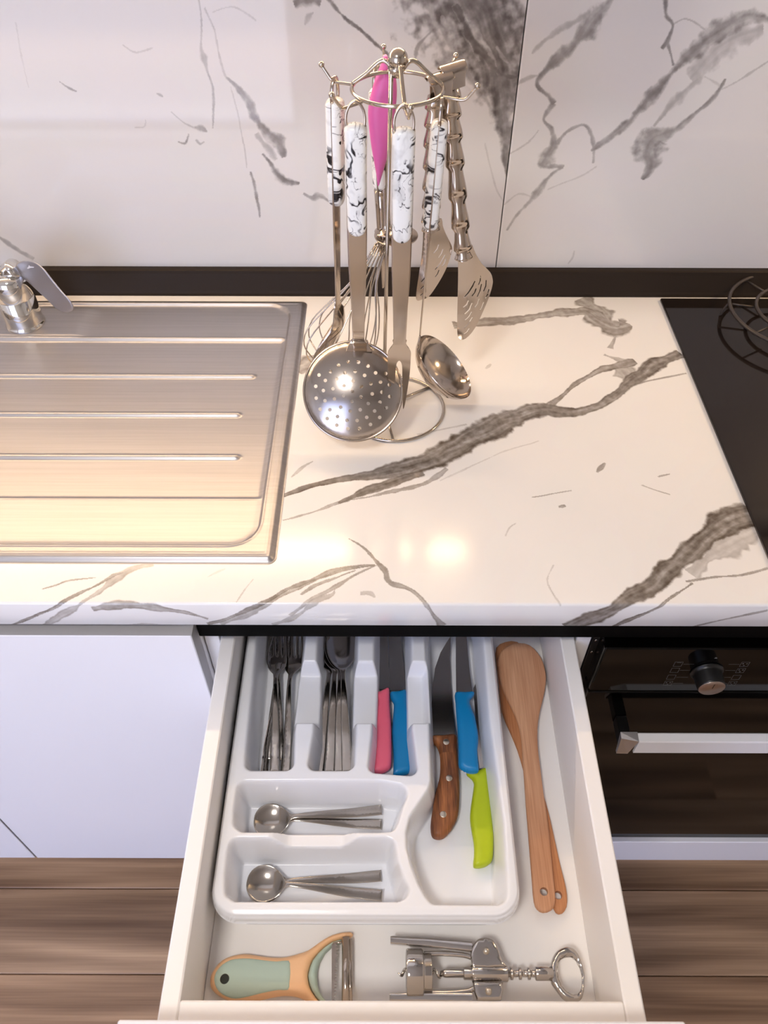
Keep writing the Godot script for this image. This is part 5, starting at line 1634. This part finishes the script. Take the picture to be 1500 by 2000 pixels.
func drawer_things() -> void:
	var st: SurfaceTool
	var fl := 0.7072   # inside floor of the tray
	# forks
	var fork := make_fork()
	var fl_labels := ["table fork lying face up in the middle of the fork compartment", "table fork lying against the right side of the fork compartment", "leftmost table fork, tipped on its edge in the fork compartment", "table fork underneath the others, its handle end set back left of the middle one", "table fork underneath the others, its handle end set back right of the middle one"]
	var ff := [
		[[-123.6,702.7,-135.9,534.8], 0.0080, 0.0], [[-111.6,701.8,-113.3,533.4], 0.0055, 0.2],
		[[-136.7,701,-137.7,561.7], 0.0030, -0.8], [[-134.4,683.8,-131,548.1], 0.0004, 0.0], [[-119.5,684.7,-134.3,548.1], 0.0004, 0.0]]
	for k in ff.size():
		var o := fork if k == 0 else dup(fork, "fork", "", Vector3.ZERO)
		o.set_meta("label", fl_labels[k])
		var e := P(ff[k][0])
		lay(o, Vector3(e[0].x, fl + ff[k][1], e[0].y), Vector3(e[1].x, fl + ff[k][1] + 0.001, e[1].y), ff[k][2])
	var spoon := make_spoon("spoon", "table spoons in the middle compartment of the tray", 1.0)
	var sp_labels := ["topmost table spoon of the stack, its handle against the right side of the compartment", "table spoon second from the left in the middle compartment", "table spoon with its handle farthest left in the middle compartment", "table spoon lying under the topmost one, only a strip of its handle showing"]
	var sp := [
		[[-40.4,704.2,-51.4,557.7], 0.0100], [[-61.3,702.1,-59.9,554.6], 0.0052],
		[[-74.6,700.8,-65.7,552.8], 0.0012], [[-49.5,702.9,-54.5,555.8], 0.0070]]
	for k in sp.size():
		var o := spoon if k == 0 else dup(spoon, "spoon", "", Vector3.ZERO)
		o.set_meta("label", sp_labels[k])
		var e := P(sp[k][0])
		lay(o, Vector3(e[0].x, fl + sp[k][1], e[0].y), Vector3(e[1].x, fl + sp[k][1] + 0.001, e[1].y))
	# teaspoons: two nested pairs
	var ts := [
		["teaspoon lying on top in the upper small compartment, its handle end nearer the back", [-1.6,743.8,-140.4,759.5], 0.0045], ["teaspoon lying underneath in the upper small compartment, its handle end nearer the front", [-1.2,758.4,-141.2,754.9], 0.0008],
		["teaspoon lying underneath in the front small compartment, its handle end nearer the back", [-1.6,811.7,-140.6,823.4], 0.0008], ["teaspoon lying on top in the front small compartment, its handle end nearer the front", [-0.6,832.2,-140.7,820], 0.0045]]
	var teaspoon := make_spoon("teaspoon", "teaspoons in the two small compartments", 0.70)
	for q in ts:
		var o := teaspoon if q == ts[0] else dup(teaspoon, "teaspoon", "", Vector3.ZERO)
		o.set_meta("label", q[0])
		var e := P(q[1])
		var len := e[0].distance_to(e[1])
		lay(o, Vector3(e[0].x, fl + q[2], e[0].y), Vector3(e[1].x, fl + q[2], e[1].y))
		o.scale = Vector3(0.92, 0.78, len / 0.1746)
	# knives
	var flat := func(_z): return 0.0
	var g := "coloured kitchen knives in the tray"
	knife("small kitchen knife with a pink plastic handle, in the third compartment", g, fl + 0.002, flat, P([-12.1,599,7.6,595.4,6.2,554.9,5.1,513.6,3.1,465,-1.8,444.6,-7.9,458.3,-10.8,513.7,-11.2,563.8]), P([-14,603.3,-3.7,600.5,6.9,596.2,7.8,619.4,9.4,646,9.8,669.1,9.6,690.3,7.8,697.6,3.2,701.2,-3.2,703.9,-11.8,704.4,-12.6,701.9,-11.4,692.8,-10.9,684.2,-11.5,669.2,-13.1,652.6,-11.4,639.5,-9.3,627.6,-7.7,618.1,-8.5,612.6,-13,607.7]), fl + 0.010, M.pink, 0.015)
	knife("kitchen knife with a blue plastic handle, beside the pink one", g, fl + 0.002, flat, P([7.5,598.9,27.7,598.1,25,559.3,21.1,513.6,16.9,456.5,11.5,430.7,6.9,464.9,6.5,529.2]), P([8.4,601.8,18.1,600.4,27.5,598.7,28.9,612.5,30.2,630.1,31.9,646,33.1,660.2,33.2,677.8,32.3,698.1,28,703.5,20.5,705.9,11.8,706.7,11.4,701.2,11.7,684.1,11,669.1,10.5,652.5,11.3,636.8,12.5,620.8,11.8,615.3,9.1,609.8]), fl + 0.010, M.blue, 0.015)
	knife("kitchen knife with a lime green plastic handle, in the large compartment", g, fl + 0.001, flat, P([110,696,118.5,693.3,117.1,659.7,116.2,633.5,115.3,606.2,113.6,586.8,110.8,593.6,110.4,613.2,110.3,630.8,109.9,648,109.6,664.8,109.5,678.7]), P([94.2,702.7,106.8,700,117.6,696.7,118.2,709.8,118.3,721.9,118.8,737.3,119,751.2,119.1,762.6,118.7,774.8,116.3,793.4,112.5,800.8,104.2,804.9,95.6,805.1,94.8,800.9,96,794.5,96.9,784.8,96.5,776,95.5,767.1,94.9,759.3,95.1,751.3,96.7,740.9,98.8,731.5,101.3,719.5,101.9,714.7,100.2,709.6]), fl + 0.006, M.lime, 0.014)
	knife("kitchen knife with a blue plastic handle, lying over the lime green one", g, fl + 0.013, func(z): return -0.010 * ss(0.655, 0.55, z), P([88,606,108,605.3,107,573.5,106.6,521.1,105.6,456.5,101.1,439.4,95.7,473.2,92,536.5]), P([86.9,605.5,98.3,604.9,108.8,604.4,109.4,608.2,104.7,614.7,103.3,620.8,105.4,629.6,108,640.1,109.2,651.8,109.9,662.1,109.1,672.2,107.5,680.9,107.4,693.1,107.3,704,104,707.6,93.7,707,85.5,700.7,85.4,689.6,86,674.8,86.1,655.8,86,636.3,86.2,620.2]), fl + 0.021, M.blue, 0.015)
	var ck := knife("large kitchen knife with a brown wooden handle and three rivets", g, fl + 0.001, flat, P([56.5,655.9,58.3,618.4,60.3,592.4,64.4,566.5,72.2,544.1,80.3,529.4,87.2,518,83.7,551.7,82.9,590.5,84.2,627.3,85.8,655.8]), P([56.3,658.5,70.4,657.7,85.1,656.9,85.5,672,85.7,687.3,85.8,705.9,85.4,724.1,84.4,735.9,83,746.3,79.8,756.6,76,763.4,71.7,769,64.9,775.1,58.1,776.3,52.6,773.5,51.3,765.7,52.1,756.7,53.9,746.4,56.4,734.8,59.2,723.6,61.9,714.5,64,706,65,696.1,65.3,687.4,64.5,678.5,61.5,669.7,56.1,665.1]), fl + 0.008, M.brown_wood, 0.016)
	for r in [[72.7,668.7], [73.7,711.8], [65.3,752.4]]:
		st = begin()
		lathe(st, rod_profile(0.0037, fl + 0.010, fl + 0.0174, 0.0006), 20, Transform3D(Basis(), Vector3(r[0] * 0.001, 0, r[1] * 0.001)))
		part("rivet", st, M.rivet, ck.get_node("handle"), "round steel rivet").position = Vector3.ZERO
	# wooden spatulas beside the tray
	var wl := ["wooden spatula with a wide rounded blade, lying on top of another beside the tray", "wooden spatula underneath another, showing at its left and lower right"]
	for k in 2:
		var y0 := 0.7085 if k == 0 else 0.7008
		var o := P([143.6,559.9,145.5,549.7,150.6,539.4,161.7,530.4,174.9,527.4,187.4,530.3,196.7,541.6,201.5,555.3,202.9,571.1,201.2,585.2,196.1,603,189.9,620.5,184.6,638.8,181.6,656.6,180.2,676.5,180,695.7,179.8,714.5,179.8,730.4,180.2,750.4,179.8,771.8,179.2,788.5,178.3,806.8,177.7,822.5,177.4,830.2,175.7,839.8,171.2,845.4,162.8,847.7,156.7,844.3,154.4,837,154.8,820.6,155.6,800.8,156.4,780.3,157.3,759.1,158.1,737.2,159.3,714.5,160.4,691,161.6,669.2,161.5,651.7,158.7,632.4,150.1,605.9,145.1,585.3]) if k == 0 else P([145.7,529.3,158.5,520.8,174,520.8,186,537.6,189.9,563.9,187.8,592,183.4,619.2,177.9,647.9,176.2,673,177.4,699.6,181.1,722.8,183.8,740.9,185.7,760.6,187.5,783.9,188.9,800.3,190.6,814.3,191.4,828,189.2,839.6,183.5,846.2,177.4,845.8,174.7,837.7,174.4,822.3,173.7,806.4,172,783.9,169.8,758.5,167.1,734.2,164.1,711.3,161.3,692.5,157.4,669.3,150.6,644.9,144,619.8,144.1,583.9,143.8,549.5])
		var hole := [165.8,828] if k == 0 else [181.5,829.2]
		var hp := circle2(Vector2(hole[0], hole[1]) * 0.001, 0.0042, 16)
		var t := thing("wooden_spatula", wl[k], "spatula", Vector3(0.165, y0, 0.72), "wooden spatulas beside the tray")
		st = begin()
		var prof := func(_p, d): return 0.0032 * sqrt(maxf(0.0, 1.0 - pow(1.0 - minf(d / 0.0025, 1.0), 2.0)))
		plate(st, smooth2(o, 2), [hp], prof, func(_p, d): return -0.0032 * sqrt(maxf(0.0, 1.0 - pow(1.0 - minf(d / 0.0025, 1.0), 2.0))), at_height(y0 + 0.0034), 0.004, [0.0003, 0.001, 0.0025])
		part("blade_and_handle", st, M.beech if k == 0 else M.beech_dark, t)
	peeler()
	corkscrew()

func peeler() -> void:
	var t := thing("peeler", "peach and pale green vegetable peeler at the front of the drawer", "peeler", Vector3(-0.09, 0.70, 0.902))
	var st := begin()
	var o := P([-166.3,911.8,-167.5,906.1,-166.2,900.3,-161.3,892.7,-154.3,887.8,-144.7,885.1,-135.9,884.1,-124.7,885.4,-113.4,886.8,-102.3,887.2,-93.5,886.4,-83.8,884,-74,880.8,-63.3,873.6,-54.6,868.5,-45.7,865.6,-36.7,864.2,-31.1,864.6,-29.9,867,-32.9,869.7,-40.8,870.5,-49.9,872.9,-57.5,877.6,-63.8,883.2,-69,889.4,-71.3,895.4,-72.7,903,-70.6,911.1,-67.2,917.2,-61.5,923.5,-54.8,928.4,-47.1,932.2,-38.3,934.4,-30.9,934.9,-28.7,936.5,-29.9,938.2,-34.1,938.7,-42.6,938,-51.2,936.2,-59.9,932.4,-66.5,928.1,-72.1,924.6,-78.7,921.7,-85.3,920.2,-92.9,919.8,-101.4,920.5,-109.8,922.1,-118.2,923.8,-128.8,924.7,-138.4,925.1,-148.3,923.7,-157.4,919.7,-163.4,915.7])
	plate(st, smooth2(o, 2), [], pillow(0.0075, 0.006), func(_p, d): return -0.0040 * sqrt(maxf(0.0, 1.0 - pow(1.0 - minf(d / 0.006, 1.0), 2.0))), at_height(0.7045), 0.0032, [0.0004, 0.0012, 0.0028, 0.0048])
	part("body", st, M.peach, t)
	st = begin()
	var pad := P([-162.3,908.3,-162.2,903.5,-160.6,899.6,-156.4,894.8,-149.2,890.9,-140.6,889.5,-129.5,889.5,-117.3,890.8,-103.9,891.9,-91.9,891.1,-90.1,896.6,-89.3,902.3,-89.5,910,-90.4,915.8,-99.5,916,-110.1,917.7,-120.6,919.9,-129,921.7,-136.4,922.8,-143.9,922.7,-152.9,919.7,-158.9,915])
	var hole := [-152.3,907.1]
	var hp := circle2(Vector2(hole[0], hole[1]) * 0.001, 0.0045, 18)
	plate(st, smooth2(pad, 2), [hp], func(_p, d): return 0.0009 * sqrt(minf(1.0, d / 0.001)), level(-0.004), at_height(0.7118), 0.0035, [0.0003, 0.001])
	part("grip_pad", st, M.mint, t, "pale green grip pad")
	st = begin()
	lathe(st, rod_profile(0.0044, 0.7055, 0.7124, 0.0002), 20, Transform3D(Basis(), Vector3(hole[0] * 0.001, 0, hole[1] * 0.001)))  # solid dark disc standing in for the shade inside the hanging hole
	part("hole_shade_disc", st, M.hole_shade, t)
	st = begin()
	var u := P([-40.8,870.5,-49.9,872.9,-57.5,877.6,-63.8,883.2,-69,889.4,-71.3,895.4,-72.7,903,-70.6,911.1,-67.2,917.2,-61.5,923.5,-54.8,928.4,-47.1,932.2,-38.3,934.4,-38.4,931.3,-47.3,928.9,-54.8,923.6,-59.4,918.4,-62.4,911.5,-63.9,903.9,-63.8,898.1,-62,891.3,-57.2,882.9,-49.7,876.6,-42,874.2])
	plate(st, u, [], func(_p, d): return 0.0064 * sqrt(minf(1.0, d / 0.002)), level(-0.0036), at_height(0.7045), 0.003, [0.0003, 0.001])
	part("fork_liner", st, M.mint, t, "pale green inner lining")
	st = begin()
	var bar := P([-36.8,870.3,-34.5,935.5])
	tube(st, PackedVector3Array([Vector3(bar[0].x, 0.711, bar[0].y), Vector3(bar[1].x, 0.711, bar[1].y)]), 0.0040, 16)
	var bl := part("blade_bar", st, M.steel, t)
	st = begin()
	tube(st, PackedVector3Array([Vector3(bar[0].x + 0.0042, 0.7095, bar[0].y + 0.001), Vector3(bar[1].x + 0.0042, 0.7095, bar[1].y - 0.001)]), 0.0022, 12)
	part("blade_bar", st, M.steel, t)
	st = begin()
	var edge := P([-50.6,876.4,-48.1,929.3])
	var teeth := PackedVector2Array([edge[0], edge[1]])
	teeth.append(edge[1] + Vector2(0.0035, 0.0012))
	for k in 19:
		var f := 1.0 - (k + 0.5) / 19.0
		var y := lerpf(edge[0].y, edge[1].y, f)
		teeth.append(Vector2(edge[0].x + 0.0045, y + 0.0010))
		teeth.append(Vector2(edge[0].x + 0.0068, y))
		teeth.append(Vector2(edge[0].x + 0.0045, y - 0.0010))
	teeth.append(edge[0] + Vector2(0.0035, -0.0012))
	plate(st, teeth, [], level(0.0005), level(-0.0005), func(q): return Vector3(q.x, q.y + 0.7105 + 0.25 * (q.x - edge[0].x), q.z), 0.002, [])
	part("serrated_blade", st, M.steel, t)
	for q in [0.0, 1.0]:
		st = begin()
		var zz := lerpf(edge[0].y - 0.0006, edge[1].y + 0.0006, q)
		tube(st, PackedVector3Array([Vector3(edge[0].x + 0.001, 0.7108, zz), Vector3(bar[0].x, 0.711, zz + (0.5 - q) * -0.004)]), 0.0010, 8)
		part("blade_link", st, M.steel, t)

func corkscrew() -> void:
	var zc := 0.9036
	var yc := 0.7215
	var t := thing("corkscrew", "chrome winged corkscrew lying on its side at the front of the drawer", "corkscrew", Vector3(0.10, 0.70, zc))
	var along := func(x: float) -> Transform3D: return Transform3D(Basis(Vector3.BACK, -PI / 2), Vector3(x, yc, zc))
	var st := begin()
	lathe(st, [Vector2(0.0185, 0.0145), Vector2(0.0188, 0.0006), Vector2(0.0196, 0.0), Vector2(0.0204, 0.0006), Vector2(0.0207, 0.002), Vector2(0.0207, 0.0150), Vector2(0.0200, 0.0162), Vector2(0.0176, 0.0166), Vector2(0.0172, 0.0172), Vector2(0.0172, 0.0235), Vector2(0.0166, 0.0244), Vector2(0.006, 0.0246), Vector2(0.006, 0.0225), Vector2(0.0155, 0.0220), Vector2(0.0185, 0.0145)], 56, along.call(0.0225))
	part("bell", st, M.corkscrew, t)
	st = begin()
	var hel := []
	for k in 60:
		var u := k / 59.0
		var a := TAU * 4.6 * u
		var r := 0.0033 * ss(0.0, 0.12, u)
		hel.append(Vector3(0.0145 + 0.043 * u, yc + r * cos(a), zc + r * sin(a)))
	tube(st, PackedVector3Array(hel), func(u): return 0.0004 + 0.0012 * ss(0.0, 0.1, u), 8)
	part("screw", st, M.corkscrew, t)
	st = begin()
	lathe(st, [Vector2(0, 0), Vector2(0.0018, 0.0), Vector2(0.0036, 0.004), Vector2(0.0038, 0.0045), Vector2(0.0038, 0.0220), Vector2(0.0052, 0.0225), Vector2(0.0056, 0.0232), Vector2(0.0056, 0.0300), Vector2(0.0072, 0.0305), Vector2(0.0074, 0.0312), Vector2(0.0074, 0.0640), Vector2(0.0070, 0.0645), Vector2(0, 0.0645)], 32, along.call(0.0550))
	part("hub", st, M.corkscrew, t)
	for s in [-1.0, 1.0]:
		st = begin()
		tube(st, catmull([Vector3(0.040, yc + 0.001, zc + s * 0.0162), Vector3(0.060, yc + 0.001, zc + s * 0.0165), Vector3(0.080, yc + 0.001, zc + s * 0.0150), Vector3(0.088, yc + 0.001, zc + s * 0.012)], 4), 0.0023, 12)
		part("frame_rod", st, M.corkscrew, t)
	var plates := [P([85.4,896.4,84.8,889,87.5,880.3,92.8,875.3,100,873.5,106.8,875.2,111.3,880.5,113.7,888.3,116.3,895.3,118.3,899.7,86.8,899.8]), P([84.9,910.8,114.1,911.9,113.3,919.5,111,926.9,88.7,927.6,86.3,920.4])]
	var riv := [[100,885.9], [99.4,919.8]]
	for k in 2:
		st = begin()
		plate(st, smooth2(plates[k], 2) if k == 0 else plates[k], [], pillow(0.0045, 0.0012), func(_p, d): return -0.0045 * sqrt(minf(1.0, d / 0.0012)), at_height(0.7240), 0.003, [0.0003, 0.0012])
		var hs := part("gear_housing", st, M.corkscrew, t)
		st = begin()
		ball(st, Vector3(riv[k][0] * 0.001, 0.7280, riv[k][1] * 0.001), 0.0034, 20)
		part("rivet", st, M.rivet, hs).position = Vector3.ZERO
	var lv := [[7.5,875.7,45.3,877.8,87.1,881.5], [6.5,924.1,43.7,924,84.2,924.4]]
	for k in 2:
		st = begin()
		var q := P(lv[k])
		sweep(st, PackedVector3Array([Vector3(q[0].x, 0.7225, q[0].y), Vector3(q[0].x + 0.002, 0.7225, q[0].y), Vector3(q[1].x, 0.7225, q[1].y), Vector3(q[2].x, 0.7235, q[2].y)]), Vector3.UP, 0.0040, func(u): return 0.0032 + 0.0012 * u, 16, 5.0)
		part("lever", st, M.corkscrew, t)
	st = begin()
	lathe(st, [Vector2(0, 0), Vector2(0.0032, 0.0), Vector2(0.0032, 0.0025), Vector2(0.0056, 0.0028), Vector2(0.0056, 0.0052), Vector2(0.0032, 0.0056), Vector2(0.0032, 0.0105), Vector2(0.0054, 0.0108), Vector2(0.0054, 0.0132), Vector2(0.0032, 0.0136), Vector2(0.0032, 0.0190), Vector2(0.0055, 0.0193), Vector2(0.0055, 0.0216), Vector2(0.0032, 0.0220), Vector2(0.0034, 0.0262), Vector2(0.0058, 0.0266), Vector2(0.0062, 0.0274), Vector2(0.0062, 0.0430), Vector2(0.0050, 0.0440), Vector2(0, 0.0440)], 28, along.call(0.1195))
	part("rack", st, M.corkscrew, t)
	st = begin()
	var o := P([160.1,910.4,161.5,898.3,163.9,891.6,167.7,886.2,173,882.5,180,880.7,185.4,881.7,189,885.3,191.3,890.3,192.8,897.6,193.3,904.9,191.3,915.1,189.2,921,186.3,925.4,179.4,928,172.8,927.1,168.6,923.9,164.6,918.7,161.8,914.6])
	var hole := P([168.1,900.8,169.6,895.9,172.7,891.9,177.1,890.2,182.7,889.9,186.7,892.7,189.3,898.9,190.4,905.5,189.5,912.7,187,917.7,183.6,920.5,179.3,920.5,174.2,918.2,170.2,914,168.4,908])
	plate(st, smooth2(o, 3), [smooth2(hole, 3)], func(p, d): return 0.0050 * sqrt(maxf(0.0, 1.0 - pow(1.0 - minf(minf(d, edge_dist(p, hole)) / 0.0042, 1.0), 2.0))), func(p, d): return -0.0050 * sqrt(maxf(0.0, 1.0 - pow(1.0 - minf(minf(d, edge_dist(p, hole)) / 0.0042, 1.0), 2.0))), at_height(yc), 0.0024, [0.0003, 0.0010, 0.0022])
	part("ring_handle", st, M.corkscrew, t)
